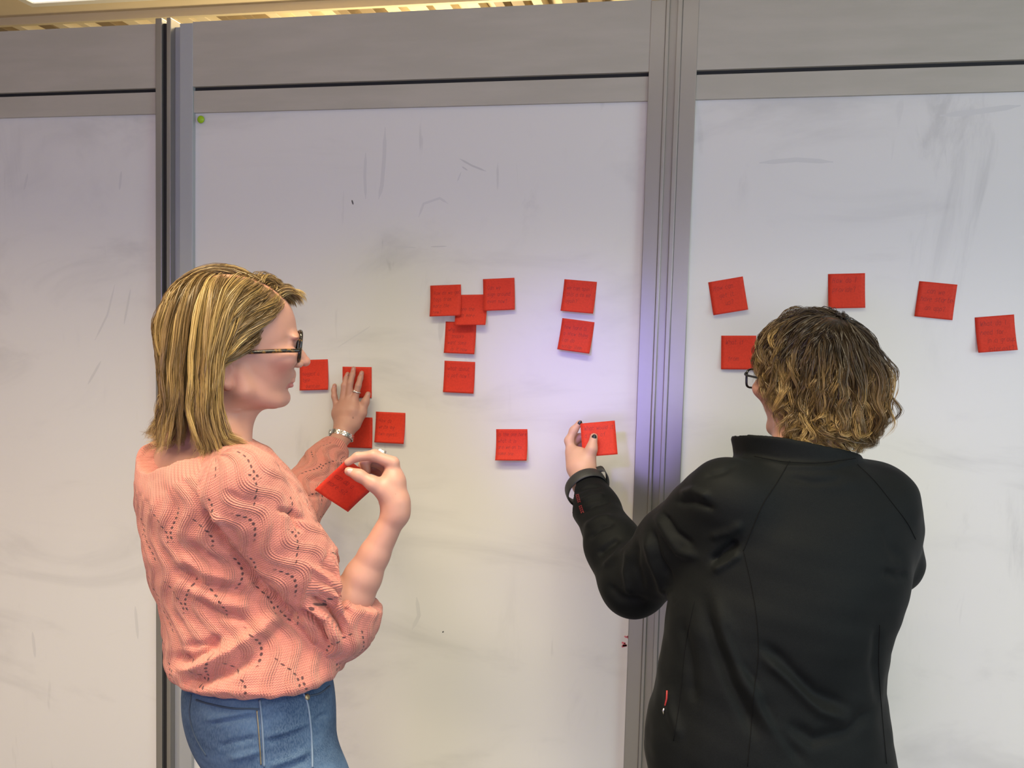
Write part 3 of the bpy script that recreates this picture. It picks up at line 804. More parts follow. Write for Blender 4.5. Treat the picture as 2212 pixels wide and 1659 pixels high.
def strand_mesh(P, rad, cols, sides=2):
    n, m, _ = P.shape
    T = np.gradient(P, axis=1); T /= np.linalg.norm(T, axis=2)[..., None]+1e-9
    A = np.cross(T, np.array([0.37, 0.21, 0.9])); A /= np.linalg.norm(A, axis=2)[..., None]+1e-9; B = np.cross(T, A)
    t = np.linspace(0, 1, m); r = rad[:, None]*np.clip(np.minimum(1.0, (1.02-t)*3.0), 0.12, 1)[None]
    if sides == 2:
        ph = np.random.default_rng(n).uniform(0, 6.28, n)[:, None, None]
        A = A*np.cos(ph)+B*np.sin(ph)
        V = np.stack([P-A*r[..., None], P+A*r[..., None]], 2)
        base = (np.arange(n)*m*2)[:, None]+(np.arange(m-1)*2)[None]
        F = np.stack([base, base+1, base+3, base+2], -1).reshape(-1, 4)
    else:
        ang = np.arange(sides)*2*math.pi/sides
        V = P[:, :, None] + r[..., None, None]*(A[:, :, None]*np.cos(ang)[None, None, :, None] + B[:, :, None]*np.sin(ang)[None, None, :, None])
        base = (np.arange(n)*m*sides)[:, None, None] + (np.arange(m-1)*sides)[None, :, None]
        j = np.arange(sides)[None, None]; j1 = (j+1) % sides
        F = np.stack([base+j, base+j1, base+j1+sides, base+j+sides], -1).reshape(-1, 4)
    C = np.repeat(cols[:, :, None], sides, 2).reshape(-1, 3)
    return V.reshape(-1, 3), F, C

# ------------------------------------------------------------------ cloth and skin materials
M_skin, nt, b = new_mat('skin', (0.6, 0.4, 0.3), 0.48, spec=0.4)
a = attr(nt, 'col'); nz = noise(nt, 160, 3, objvec(nt)); nz2 = noise(nt, 26, 3, objvec(nt))
nt.links.new(mix(nt, nz2.step(0.35, 0.75)*0.22, a.outputs['Color'], (0.62, 0.30, 0.24)), b.inputs['Base Color'])
b.inputs['Subsurface Weight'].default_value = 0.12; b.inputs['Subsurface Radius'].default_value = (0.010, 0.004, 0.002); b.inputs['Subsurface Scale'].default_value = 0.5
bump(nt, b, nz, 0.10, 0.0008)
M_eye, _, _ = new_mat('eye_white', (0.75, 0.72, 0.70), 0.15)
M_iris, _, _ = new_mat('iris', (0.07, 0.10, 0.12), 0.1)
M_hair, nt, b = new_mat('hair', (0.3, 0.2, 0.1), 0.42, spec=0.45)
nt.links.new(attr(nt, 'col').outputs['Color'], b.inputs['Base Color'])
b.inputs['Sheen Weight'].default_value = 0.0
M_lens = bpy.data.materials.new('clear_lens'); M_lens.use_nodes = True; nt = M_lens.node_tree
for n_ in list(nt.nodes):
    if n_.type == 'BSDF_PRINCIPLED': nt.nodes.remove(n_)
gl = nt.nodes.new('ShaderNodeBsdfGlossy'); gl.inputs['Roughness'].default_value = 0.03
tp = nt.nodes.new('ShaderNodeBsdfTransparent'); mx_ = nt.nodes.new('ShaderNodeMixShader'); mx_.inputs[0].default_value = 0.07
nt.links.new(tp.outputs[0], mx_.inputs[1]); nt.links.new(gl.outputs[0], mx_.inputs[2]); nt.links.new(mx_.outputs[0], nt.nodes['Material Output'].inputs[0])
M_frame, nt, b = new_mat('tortoise_acetate', (0.02, 0.014, 0.008), 0.18)
nt.links.new(mix(nt, noise(nt, 110, 3, objvec(nt)).step(0.52, 0.66), (0.012, 0.009, 0.007), (0.17, 0.085, 0.018)), b.inputs['Base Color'])
M_blackframe, _, _ = new_mat('black_acetate', (0.012, 0.012, 0.013), 0.2)
M_steel, _, _ = new_mat('polished_steel', (0.72, 0.70, 0.66), 0.18, 1.0)
M_pearl, _, _ = new_mat('pearl', (0.85, 0.83, 0.78), 0.15)
M_nail, _, _ = new_mat('dark_nail_varnish', (0.022, 0.026, 0.020), 0.2)
M_nailnat, _, _ = new_mat('bare_nail', (0.55, 0.30, 0.27), 0.25)
# knitted lace: u around / v along the garment comes from the mesh
M_knit, nt, b = new_mat('salmon_knit', (0.8, 0.3, 0.2), 0.85, spec=0.2)
sx = nt.nodes.new('ShaderNodeSeparateXYZ'); nt.links.new(attr(nt, 'uvw').outputs['Vector'], sx.inputs[0])
u = X(nt, sx.outputs[0]); v = X(nt, sx.outputs[1]); rib = X(nt, sx.outputs[2])
TW = 0.078; LV = 0.108
wv = (v*(2*math.pi/LV)).sin()
s_ = (u + wv*0.016)/TW; row = s_.floor(); fs = s_.fract()-0.5           # -0.5..0.5 across a lace column
fs2 = ((u - wv*0.016)/TW+0.5).fract()-0.5
gatev = (v*(2*math.pi/LV) + row*2.1).sin().step(-0.15, 0.25)
gatev2 = (v*(2*math.pi/LV) + 2.4).sin().step(0.05, 0.4)
dv = ((v/0.0078).fract()-0.5)*0.0078
e1 = ((fs*TW)*(fs*TW) + dv*dv).sqrt(); e2 = ((fs2*TW)*(fs2*TW) + dv*dv).sqrt()
hole = ((1.0 - e1.step(0.0016, 0.0027))*gatev).mx((1.0 - e2.step(0.0014, 0.0025))*gatev2)*(1.0-rib.clamp())
ribs = (((fs.abs()-0.17)*(2*math.pi/0.052)).sin()*0.5+0.5)*(fs.abs().step(0.12, 0.17))*(1.0-fs.abs().step(0.36, 0.42))
su = (u*(2*math.pi/0.0040)); stv = v*(2*math.pi/0.0033)
stitch = ((su.sin()*1.4 + stv).sin()*0.5+0.5)
colrib = ((u*(2*math.pi/0.0075)).sin()*0.5+0.5)
h = (stitch*0.30 + ribs*1.15)*(1.0-rib.clamp()) + colrib*rib.clamp()*1.0 - hole*1.6
fz = noise(nt, 420, 3, objvec(nt))
bump(nt, b, h + fz*0.25, 0.75, 0.0026)
c1 = mix(nt, (stitch*0.45 + fz*0.35 + ribs*0.2).clamp(), (0.43, 0.138, 0.114), (0.62, 0.236, 0.194))
nt.links.new(mix(nt, hole, c1, (0.10, 0.040, 0.045)), b.inputs['Base Color'])
b.inputs['Sheen Weight'].default_value = 0.35; b.inputs['Sheen Roughness'].default_value = 0.5; b.inputs['Sheen Tint'].default_value = (1.0, 0.75, 0.65, 1)
# denim
M_denim, nt, b = new_mat('washed_denim', (0.08, 0.13, 0.24), 0.85, spec=0.2)
tw_ = noise(nt, 500, 2, objvec(nt, (1, 1, 0.35), rot=(0, 0.6, 0.3))); wash = noise(nt, 9, 4, objvec(nt, (1, 1, 2.4), rot=(0.2, 0.25, 0)))
dc = mix(nt, wash.step(0.36, 0.68), (0.022, 0.047, 0.105), (0.062, 0.110, 0.205))
nt.links.new(mix(nt, tw_.step(0.3, 0.7)*0.35, dc, (0.12, 0.17, 0.26)), b.inputs['Base Color'])
bump(nt, b, tw_, 0.25, 0.0006)
M_stitch, _, _ = new_mat('faded_seam', (0.13, 0.18, 0.27), 0.8)
M_seamd, _, _ = new_mat('dark_denim_seam', (0.03, 0.05, 0.09), 0.8)
M_brass, _, _ = new_mat('worn_brass', (0.30, 0.24, 0.15), 0.4, 0.8)
# soft-shell jacket
M_jack, nt, b = new_mat('black_softshell', (0.010, 0.0105, 0.011), 0.66, spec=0.11)
jn = noise(nt, 700, 2, objvec(nt))
nt.links.new(mix(nt, jn.step(0.3, 0.7), (0.0036, 0.0044, 0.0048), (0.0058, 0.0068, 0.0074)), b.inputs['Base Color'])
b.inputs['Sheen Weight'].default_value = 0.015; b.inputs['Sheen Roughness'].default_value = 0.4
bump(nt, b, jn, 0.12, 0.0004)
M_jack2, _, _ = new_mat('charcoal_cuff_tab', (0.022, 0.024, 0.023), 0.55)
M_jseam, _, _ = new_mat('black_seam', (0.005, 0.005, 0.0055), 0.9, spec=0.1)
M_redprint, _, _ = new_mat('dark_red_print', (0.16, 0.010, 0.014), 0.5)
M_redzip, _, _ = new_mat('red_zip_tape', (0.30, 0.02, 0.02), 0.5)
M_trouser, _, _ = new_mat('dark_trousers', (0.02, 0.02, 0.024), 0.9)
M_shoe, _, _ = new_mat('dark_shoe_leather', (0.02, 0.018, 0.016), 0.4)
# ================================================================== person one: woman in the salmon sweater
def view_az(px): return -YAW + math.atan((px-1106.0)/FPX)
def silrows(rows, yaw):
    """(py, left px, right px, depth, a/b [, back/front]) -> loft rows whose outline has that width"""
    out = []
    for r in rows:
        py, l, rr, d, q = r[:5]; m = (l+rr)/2; c = Q(m, py, d); hw = (rr-l)/2*d/FPX
        al = yaw-view_az(m); b_ = hw/math.sqrt((q*math.cos(al))**2+math.sin(al)**2)
        out.append((c[2], c[0], c[1], q*b_, b_))
    return out
def shrink(rows, e): return [(z, x, y, max(a-e, .01), max(b_-e, .01)) for z, x, y, a, b_ in rows]
def loop_tube(pts, r, n=8):
    """closed tube"""
    P = np.asarray(pts, float); m = len(P); T = np.roll(P, -1, 0)-np.roll(P, 1, 0); T /= np.linalg.norm(T, axis=1)[:, None]
    c = P.mean(0); A = P-c; A -= (A*T).sum(1)[:, None]*T; A /= np.linalg.norm(A, axis=1)[:, None]; B = np.cross(T, A)
    an = np.arange(n)*2*math.pi/n; rr = np.asarray(r, float)
    if rr.ndim == 0: rr = np.array([r, r])
    V = (P[:, None]+A[:, None]*np.cos(an)[None, :, None]*rr[0]+B[:, None]*np.sin(an)[None, :, None]*rr[1]).reshape(-1, 3)
    F = [(i*n+j, i*n+(j+1) % n, ((i+1) % m)*n+(j+1) % n, ((i+1) % m)*n+j) for i in range(m) for j in range(n)]
    return V, F
def ring_around(c, axis, ra, rb, up, n=28):
    axis = np.asarray(axis, float)/np.linalg.norm(axis); u_ = np.asarray(up, float); u_ = u_-axis*(u_@axis); u_ /= np.linalg.norm(u_); w_ = np.cross(axis, u_)
    t = np.arange(n)*2*math.pi/n
    return np.asarray(c)+ra*np.cos(t)[:, None]*u_+rb*np.sin(t)[:, None]*w_
def nail(c, along, nrm, L, Wd, mat, parent, name='fingernail'):
    along = along/np.linalg.norm(along); nrm = nrm-along*(nrm@along); nrm /= np.linalg.norm(nrm); sd = np.cross(along, nrm)
    V = []; F = []
    for i in range(7):
        t = i/6; wd = Wd*math.sqrt(max(1-(max(t-.45, 0)/.56)**2, .02))*(0.86+.14*min(1, t*4))
        for j in range(7):
            s = j/6*2-1; V.append(c+along*(t-.5)*L+sd*s*wd/2+nrm*(-.22*wd*s*s-.0006*(t-.5)**2))
    for i in range(6):
        for j in range(6): F.append((i*7+j, (i+1)*7+j, (i+1)*7+j+1, i*7+j+1))
    n = len(V); V2 = [p-nrm*.0006 for p in V]
    F += [tuple(n+k for k in reversed(f)) for f in F]
    return poly_obj(name, np.vstack([V, V2]), F, mat, parent)

YT = math.radians(42)
rt1 = np.array([math.cos(YT), -math.sin(YT), 0]); fw1 = np.array([math.sin(YT), math.cos(YT), 0])
SW = [(945, 352, 515, 1.44, 1.0), (962, 322, 560, 1.44, 1.25), (985, 308, 590, 1.44, 1.45), (1015, 302, 618, 1.44, 1.5), (1050, 303, 645, 1.44, 1.36), (1100, 309, 670, 1.44, 1.18), (1150, 317, 680, 1.44, 1.08),
      (1200, 327, 678, 1.44, 1.04), (1250, 340, 684, 1.44, 1.04), (1300, 354, 700, 1.44, 1.08), (1350, 364, 720, 1.435, 1.12), (1392, 370, 742, 1.43, 1.10), (1412, 369, 747, 1.43, 1.10), (1430, 378, 738, 1.43, 1.10), (1442, 402, 716, 1.43, 1.10)]
sw_rows = silrows(SW, YT)
C1 = Q(470, 1030, 1.44)
SR = C1 + rt1*.138 - fw1*.006; SL = C1 - rt1*.135 + fw1*.02
ER = Q(733, 1345, 1.405); WR = Q(855, 1108, 1.40)
EL = Q(596, 1172, 1.80); WL = W(741, 938, -.060)
HD = Head(Q(500, 880, 1.44), math.radians(54), pitch=math.radians(-1.0), tilt=0.0)

person1 = empty('person', (float(Q(560, 1500, 1.42)[0]), float(Q(560, 1500, 1.42)[1]), 0.0))
tag(person1, 'woman in a salmon knit sweater, jeans and tortoise glasses pressing a note to the whiteboard', 'person')

# ---- body
B1 = Field()
HD.build(B1)
neck0 = HD.w(-.018, 0, .055); neck1 = Q(446, 968, 1.445)
B1.cone(neck0, neck1, .052, .060, .03)
B1.cone(HD.w(.018, 0, .020), Q(484, 975, 1.43), .024, .036, .022)
B1.loft(shrink(sw_rows, .024), YT, .03, .03)
# trapezius and shoulders
B1.cone(neck1+np.array([0, 0, .01]), SR+np.array([0, 0, .012]), .050, .046, .03)
B1.cone(neck1+np.array([0, 0, .01]), SL+np.array([0, 0, .012]), .050, .046, .03)
B1.chain([SR, ER], [.046, .038], .02); B1.cone(SL, EL, .050, .040, .02)
# right forearm and pinching hand
fa = (WR-ER); mid_ = ER+fa*.55
B1.chain([ER, ER+fa*.25, ER+fa*.42, ER+fa*.62, WR], [.032, .0330, .0300, .0245, .0190], .008)
hd = 1.40
def P4(x, y, d=hd): return Q(x, y, d)
B1.chain([WR, P4(857, 1085), P4(850, 1040, 1.405), P4(847, 1003, 1.41)], [.0205, .0195, .0178, .0112], .012)
B1.chain([WR, P4(846, 1078, 1.425), P4(842, 1012, 1.455)], [.018, .019, .0130], .012)
B1.cone(P4(848, 1080, 1.40), P4(829, 1057, 1.395), .0170, .0150, .014)
B1.chain([P4(838, 1066, 1.395), P4(806, 1045, 1.388), P4(776, 1027, 1.388), P4(753, 1018, 1.393)], [.0155, .0112, .0090, .0072], .008)      # thumb
B1.chain([P4(849, 1000, 1.405), P4(806, 984, 1.40), P4(772, 987, 1.402), P4(751, 999, 1.403)], [.0108, .0084, .0073, .0060], .005)            # index
for kk, (dx, dy, dd) in enumerate(((-3, 2, .019), (-9, 9, .038), (-16, 20, .055))):                                                        # the other fingers, curled behind
    B1.chain([P4(848+dx, 1001+dy, hd+.008+dd), P4(812+dx, 981+dy+4*kk, hd+.005+dd), P4(790+dx*.5, 996+dy, hd+.004+dd), P4(794+dx*.4, 1018+dy*.8, hd+.003+dd)], [.0108, .0088, .0078, .0066], .006)
# left hand spread on the board
def PW(x, y, Y): return W(x, y, Y)
B1.cone(EL, WL, .038, .0215, .02)
B1.cone(WL, PW(748, 915, -.048), .0215, .0225, .015)
B1.chain([PW(737, 925, -.050), PW(731, 893, -.037), PW(728.5, 879, -.031)], [.0150, .0142, .0095], .014)
B1.chain([PW(744, 920, -.052), PW(743, 888, -.042), PW(741, 867, -.035)], [.0165, .0145, .0098], .014)
B1.chain([PW(751, 918, -.052), PW(754, 888, -.044), PW(753, 865, -.037)], [.0165, .0145, .0100], .014)
B1.chain([PW(758, 918, -.050), PW(765, 888, -.042), PW(766, 863, -.036)], [.0155, .0140, .0100], .014)
B1.chain([PW(728.5, 880, -.031), PW(722, 856, -.028), PW(721.5, 843, -.020), PW(723, 833, -.0105)], [.0085, .0070, .0063, .0055], .004)
B1.chain([PW(741, 866, -.035), PW(743.5, 833, -.031), PW(748, 818, -.021), PW(751, 808, -.0105)], [.0088, .0072, .0065, .0056], .0035)
B1.chain([PW(753, 864, -.037), PW(757, 827, -.032), PW(761.5, 810, -.022), PW(764, 796.5, -.0105)], [.0092, .0076, .0068, .0058], .0035)
B1.chain([PW(766, 862, -.036), PW(774, 833, -.032), PW(778.5, 817, -.022), PW(781.5, 805.5, -.0105)], [.0092, .0076, .0068, .0058], .0035)
B1.chain([PW(767, 916, -.046), PW(782, 893, -.038), PW(789.5, 868, -.030), PW(795, 851, -.022)], [.0150, .0104, .0086, .0064], .008)
# ---- skin meshes: fine head, forearm and hands, coarse trunk hidden in the clothes
def bbox(pts, m): P = np.array(pts); return P.min(0)-m, P.max(0)+m
lo, hi = bbox([HD.w(-.11, -.1, -.01), HD.w(.15, .1, .24), HD.w(.15, -.1, 0), HD.w(-.11, .1, 0), SR, SL-.03, ER, WR+.02, P4(740, 970), P4(885, 970), PW(720, 800, -.003), PW(800, 790, -.004), (C1[0], C1[1], sw_rows[-1][0]+.02)], .03)
hi[1] = -.002
Vh, Fh = B1.mesh(lo, hi, .0023, 1); Va = Vl = Vh; Fa = Fl = Fh
SKIN1 = (0.46, 0.240, 0.186)
HL1 = ([-.11, -.06, -.03, -.012, .02, .035, .05, .065, .08, .095, .12], [.04, .042, .058, .088, .098, .117, .138, .158, .174, .192, .21])
PART1 = curve_pts(np.array([(.083, -.030, .176), (.062, -.036, .194), (.037, -.036, .205), (-.005, -.035, .2115), (-.040, -.033, .208), (-.064, -.030, .196)]), 8)
lc = head_colors(HD, Vh, SKIN1, (0.44, 0.145, 0.135), (0.155, 0.095, 0.045), HL1, PART1, (0.56, 0.27, 0.19))
far = np.linalg.norm(Vh-HD.w(0, 0, .1), axis=1) > .19; lc[far] = np.array(SKIN1)*.92
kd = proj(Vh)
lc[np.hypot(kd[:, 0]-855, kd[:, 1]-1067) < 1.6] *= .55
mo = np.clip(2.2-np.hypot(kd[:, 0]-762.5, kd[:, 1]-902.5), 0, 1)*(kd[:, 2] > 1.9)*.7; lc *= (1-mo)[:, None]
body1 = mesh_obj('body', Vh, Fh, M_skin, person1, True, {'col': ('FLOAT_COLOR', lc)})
# nails and eyes
nv = lambda a, b_: (b_-a)/np.linalg.norm(b_-a)
sf_l = sf_a = Surf(Vh, Fh)
for (x, y, x2, y2) in ((723.5, 836, 723, 828), (751, 812, 752, 802), (764, 799, 765, 790), (781, 809, 783, 799), (796.5, 853, 798, 843)):
    h_, n_ = sf_l.hit(x, y)
    if h_ is not None:
        al = W(x2, y2, h_[1])-W(x, y, h_[1]); nail(h_+n_*.0004, al, n_, .0095, .0072, M_nailnat, body1)
h_, n_ = sf_a.hit(757, 1019)
if h_ is not None: nail(h_+n_*.0007, Q(745, 1015, 1.39)-Q(770, 1026, 1.388), n_, .012, .0105, M_nailnat, body1)
M_lash, _, _ = new_mat('dark_lashes', (0.03, 0.02, 0.015), 0.6)
for q in (-1, 1):
    bm = bmesh.new(); bmesh.ops.create_uvsphere(bm, u_segments=20, v_segments=14, radius=.0118)
    bmesh.ops.translate(bm, vec=Vector(HD.w(.0865, q*.0315, .1010)), verts=bm.verts); eo = bm_obj('eye', bm, M_eye, body1, True)
    bm = bmesh.new(); bmesh.ops.create_uvsphere(bm, u_segments=16, v_segments=10, radius=.0058)
    for v_ in bm.verts: v_.co *= 1.0
    bmesh.ops.translate(bm, vec=Vector(HD.w(.0930, q*.0315, .1010)), verts=bm.verts); bm_obj('iris', bm, M_iris, eo, True)
    v_, f_ = tube_geo(curve_pts([HD.w(.0930, q*.019, .1030), HD.w(.0985, q*.0300, .1052), HD.w(.0950, q*.0400, .1046), HD.w(.0870, q*.0465, .1015)], 6), .0009, 6); poly_obj('eyelash', v_, f_, M_lash, eo)

# ---- sweater
S1 = Field()
S1.loft(sw_rows, YT, .02, .016)
S1.chain([SR+rt1*.004, SR+(ER-SR)*.5+np.array([0, 0, -.004]), ER], [.061, .066, .058], .010, .022)
cuff = Q(763, 1292, 1.404)
S1.cone(ER, cuff, .058, .052, .016)
S1.cone(Q(752, 1378, 1.370), Q(738, 1360, 1.375), .012, .022, .02)          # turned-back flap of the sleeve
S1.cone(Q(692, 1228, 1.395), Q(736, 1262, 1.400), .034, .030, .020)
S1.cone(SL, EL, .064, .058, .02)
WLc = WL+(EL-WL)*.145
S1.chain([EL, EL+(WLc-EL)*.45, EL+(WLc-EL)*.8, WLc], [.058, .056, .047, .037], .012)
S1.cone(neck1+np.array([0, 0, -.004]), SR+np.array([0, 0, .010]), .057, .052, .03)
S1.cone(neck1+np.array([0, 0, -.004]), SL+np.array([0, 0, .010]), .057, .052, .03)
# neckline: everything above a tilted plane is cut away
na, nb, nc = Q(328, 944, 1.50), Q(420, 1024, 1.335), Q(552, 966, 1.39)
nn_ = np.cross(nb-na, nc-na); nn_ /= np.linalg.norm(nn_); nn_ = nn_ if nn_[2] > 0 else -nn_
ncen = Q(434, 970, 1.425)
def neck_cut(x, y, z):
    pl = (x-na[0])*nn_[0]+(y-na[1])*nn_[1]+(z-na[2])*nn_[2]
    dx, dy, dz = x-ncen[0], y-ncen[1], z-ncen[2]; h = dx*nn_[0]+dy*nn_[1]+dz*nn_[2]
    r = np.sqrt(np.maximum(dx*dx+dy*dy+dz*dz-h*h, 0))
    return smax(-pl, r-.098, .012)
S1.add(neck_cut, ncen-.21, ncen+.21, .004, 's')
# cut the sleeve ends square
def cap_cut(c, ax, rad):
    ax = ax/np.linalg.norm(ax)
    def fn(x, y, z):
        p = (x-c[0])*ax[0]+(y-c[1])*ax[1]+(z-c[2])*ax[2]; r = np.sqrt((x-c[0])**2+(y-c[1])**2+(z-c[2])**2)
        return np.maximum(-p, r-rad)
    return fn
fax = fa/np.linalg.norm(fa)
def cuff_cut(x, y, z):
    dx, dy, dz = x-cuff[0], y-cuff[1], z-cuff[2]; h = dx*fax[0]+dy*fax[1]+dz*fax[2]
    r = np.sqrt(np.maximum(dx*dx+dy*dy+dz*dz-h*h, 0)); return np.maximum(np.maximum(.004-h, h-.09), r-.056)
S1.add(cuff_cut, cuff-.1, cuff+.1, .006, 's')
S1.add(cap_cut(WLc, WL-EL, .075), WLc-.08, WLc+.08, .005, 's')
lo, hi = bbox([(r[1]-.2, r[2]-.2, r[0]) for r in sw_rows]+[(r[1]+.2, r[2]+.2, r[0]) for r in sw_rows]+[WLc+.045, ER-.08, cuff+.075], .01)
Vs, Fs = S1.mesh(lo, hi, .0030, 1)
FOLDS1 = [([(446, 1118), (478, 1160), (515, 1210), (552, 1262), (606, 1312), (655, 1352)], 11, -.016), ([(440, 1100), (452, 1130), (470, 1160)], 7, -.012), ([(462, 1105), (480, 1140), (510, 1190)], 9, .007),
          ([(385, 1165), (440, 1205), (500, 1222), (548, 1240)], 13, -.009), ([(380, 1195), (440, 1235), (520, 1255)], 12, .006), ([(372, 1225), (440, 1268), (545, 1282)], 12, -.010), ([(400, 1262), (470, 1300), (548, 1312)], 12, .007),
          ([(425, 1290), (470, 1322), (540, 1340)], 11, -.009), ([(384, 1452), (440, 1432), (500, 1405), (560, 1366), (602, 1312)], 17, .016), ([(390, 1474), (450, 1466), (510, 1446), (555, 1412)], 12, -.014),
          ([(380, 1418), (415, 1428), (450, 1408), (475, 1390)], 12, -.015), ([(400, 1395), (445, 1392), (480, 1376)], 9, -.008), ([(398, 1492), (480, 1492), (600, 1500), (700, 1470)], 8, .004),
          ([(560, 1400), (610, 1350), (640, 1330)], 10, -.006), ([(640, 1318), (690, 1345), (712, 1392)], 7, -.012), ([(655, 1305), (702, 1335), (728, 1388)], 7, .009), ([(668, 1285), (714, 1318), (742, 1378)], 6, -.013),
          ([(684, 1262), (722, 1290), (752, 1350)], 7, .009), ([(700, 1255), (732, 1282), (755, 1330)], 6, -.008), ([(690, 1215), (722, 1235), (748, 1268)], 6, -.005), ([(660, 1215), (706, 1250), (735, 1300)], 7, .007),
          ([(600, 1100), (635, 1108), (660, 1125)], 5, -.009), ([(628, 1095), (640, 1125), (650, 1150)], 5, -.008), ([(480, 1060), (520, 1085), (570, 1090)], 10, -.004), ([(345, 1040), (372, 1100), (380, 1150)], 14, -.004),
          ([(640, 1060), (670, 1072), (700, 1070)], 6, -.005), ([(660, 1030), (700, 1040), (725, 1030)], 5, -.005), ([(690, 985), (720, 1000), (752, 1002)], 5, .004)]
Vs = sculpt(Vs, Fs, FOLDS1)
Ns = normals(Vs, Fs)
Vs = Vs + Ns*(vnoise(Vs, 9.0, 3)*.0022 + vnoise(Vs, 22.0, 4)*.0010)[:, None]
# garment coordinates: around / along, for trunk and sleeves
def cyl(P, a, b_, ref):
    ax = (b_-a)/np.linalg.norm(b_-a); r = P-a; t = r@ax; q = r-t[:, None]*ax
    e1_ = ref-ax*(ref@ax); e1_ /= np.linalg.norm(e1_); e2_ = np.cross(ax, e1_)
    return np.arctan2(q@e2_, q@e1_), t, np.linalg.norm(q, axis=1)
zs = np.array([r[0] for r in sw_rows])[::-1]; cxs = np.array([r[1] for r in sw_rows])[::-1]; cys = np.array([r[2] for r in sw_rows])[::-1]
dx = Vs[:, 0]-np.interp(Vs[:, 2], zs, cxs); dy = Vs[:, 1]-np.interp(Vs[:, 2], zs, cys)
angT = np.arctan2(dx*(-fw1[1])+dy*fw1[0], -(dx*fw1[0]+dy*fw1[1]))          # 0 at the back, seam in front
dT = Field().loft(sw_rows, YT)(Vs)
def dcone(a, b_, r0, r1): return Field().cone(a, b_, r0, r1)(Vs)
PU = [angT*.155]; PA = [.155]; PV = [Vs[:, 2]]; lab = np.zeros(len(Vs), int)
for k_, (a, b_, r0, r1, ref) in enumerate(((SR, ER, .066, .064, -fw1), (ER, cuff, .064, .054, np.array([0, 0, 1.0])), (SL, EL, .064, .058, -fw1), (EL, WLc, .058, .040, np.array([0, 0, -1.0])))):
    m = dcone(a, b_, r0, r1) < dT-.004
    an, t_, rr_ = cyl(Vs, a, b_, ref); PU.append(an*.066); PA.append(.066); PV.append(t_+.21); lab[m] = k_+1
pl = (Vs-na)@nn_; hn = Vs-ncen; rp = np.linalg.norm(hn-(hn@nn_)[:, None]*nn_, axis=1)
ribv = np.clip((pl+.024)/.003, 0, 1)*np.clip((.140-rp)/.01, 0, 1)
dW = (Vs-WLc)@((EL-WLc)/np.linalg.norm(EL-WLc)); ribv = np.maximum(ribv, (dW < .028)*(dW > -.03)*(np.linalg.norm(Vs-WLc, axis=1) < .075))
PU = np.array(PU); PV = np.array(PV); PA = np.array(PA); fl_ = lab[Fs[:, 0]]
cu = PU[fl_[:, None], Fs]; cv = PV[fl_[:, None], Fs]; per_ = (PA*2*math.pi)[fl_][:, None]
cu = np.where((cu.max(1)-cu.min(1) > per_[:, 0]*.5)[:, None] & (cu < 0), cu+per_, cu)
uvc = np.stack([cu+fl_[:, None]*.33, cv, ribv[Fs]], -1).reshape(-1, 3)
# cable ribs as real relief
u0_ = PU[lab, np.arange(len(Vs))]+lab*.33; v0_ = PV[lab, np.arange(len(Vs))]
fs_ = np.abs(np.mod((u0_+.016*np.sin(v0_*2*math.pi/.108))/.078, 1)-.5)
Vs = Vs+normals(Vs, Fs)*((np.exp(-((fs_-.27)/.10)**2)*.0022)*(1-ribv)+ribv*.0008)[:, None]
mesh_obj('sweater', Vs, Fs, M_knit, person1, True, {'uvw': ('FLOAT_VECTOR', uvc)})

# ---- jeans
J1 = Field()
JR = silrows([(1425, 410, 706, 1.425, 1.22), (1500, 400, 719, 1.425, 1.22), (1550, 404, 721, 1.425, 1.24), (1600, 420, 720, 1.425, 1.25), (1645, 446, 716, 1.425, 1.26), (1700, 476, 712, 1.425, 1.28)], YT)
J1.loft(JR, YT, .03, .03)
hc = np.array([JR[-1][1], JR[-1][2], JR[-1][0]])
for q in (-1, 1):
    hp = hc+rt1*q*.085; kn = hp+np.array([0, 0, -.36])+fw1*.015+rt1*q*.01; an = kn+np.array([0, 0, 0])-fw1*.03; an[2] = .07
    J1.chain([hp+np.array([0, 0, .03]), kn, an], [.088, .062, .046], .03)
lo, hi = bbox([(r[1], r[2], r[0]) for r in JR]+[(hc[0], hc[1], .05)], .21)
Vj, Fj = J1.mesh(np.array([lo[0], lo[1], JR[-1][0]-.06]), np.array([hi[0], hi[1], JR[0][0]+.03]), .0035, 1)
WR1 = [([(440, 1568), (500, 1556), (555, 1545)], 5, -.0045), ([(440, 1556), (500, 1545), (552, 1534)], 5, .003), ([(470, 1612), (520, 1600), (556, 1592)], 5, -.0035), ([(575, 1602), (620, 1590), (662, 1575)], 5, -.0035),
       ([(575, 1592), (620, 1580), (660, 1566)], 5, .003), ([(585, 1655), (630, 1640), (668, 1622)], 6, .005), ([(580, 1668), (630, 1655), (670, 1636)], 5, -.004), ([(675, 1560), (690, 1548), (712, 1540)], 4, -.003), ([(495, 1640), (530, 1632), (560, 1622)], 6, .004)]
Vj = sculpt(Vj, Fj, WR1)
Vj2, Fj2 = J1.mesh(np.array([lo[0], lo[1], .03]), np.array([hi[0], hi[1], JR[-1][0]-.052]), .008, 1)
jeans = mesh_obj('jeans', np.vstack([Vj, Vj2]), np.vstack([Fj, Fj2+len(Vj)]), M_denim, person1)
sfj = Surf(Vj, Fj)
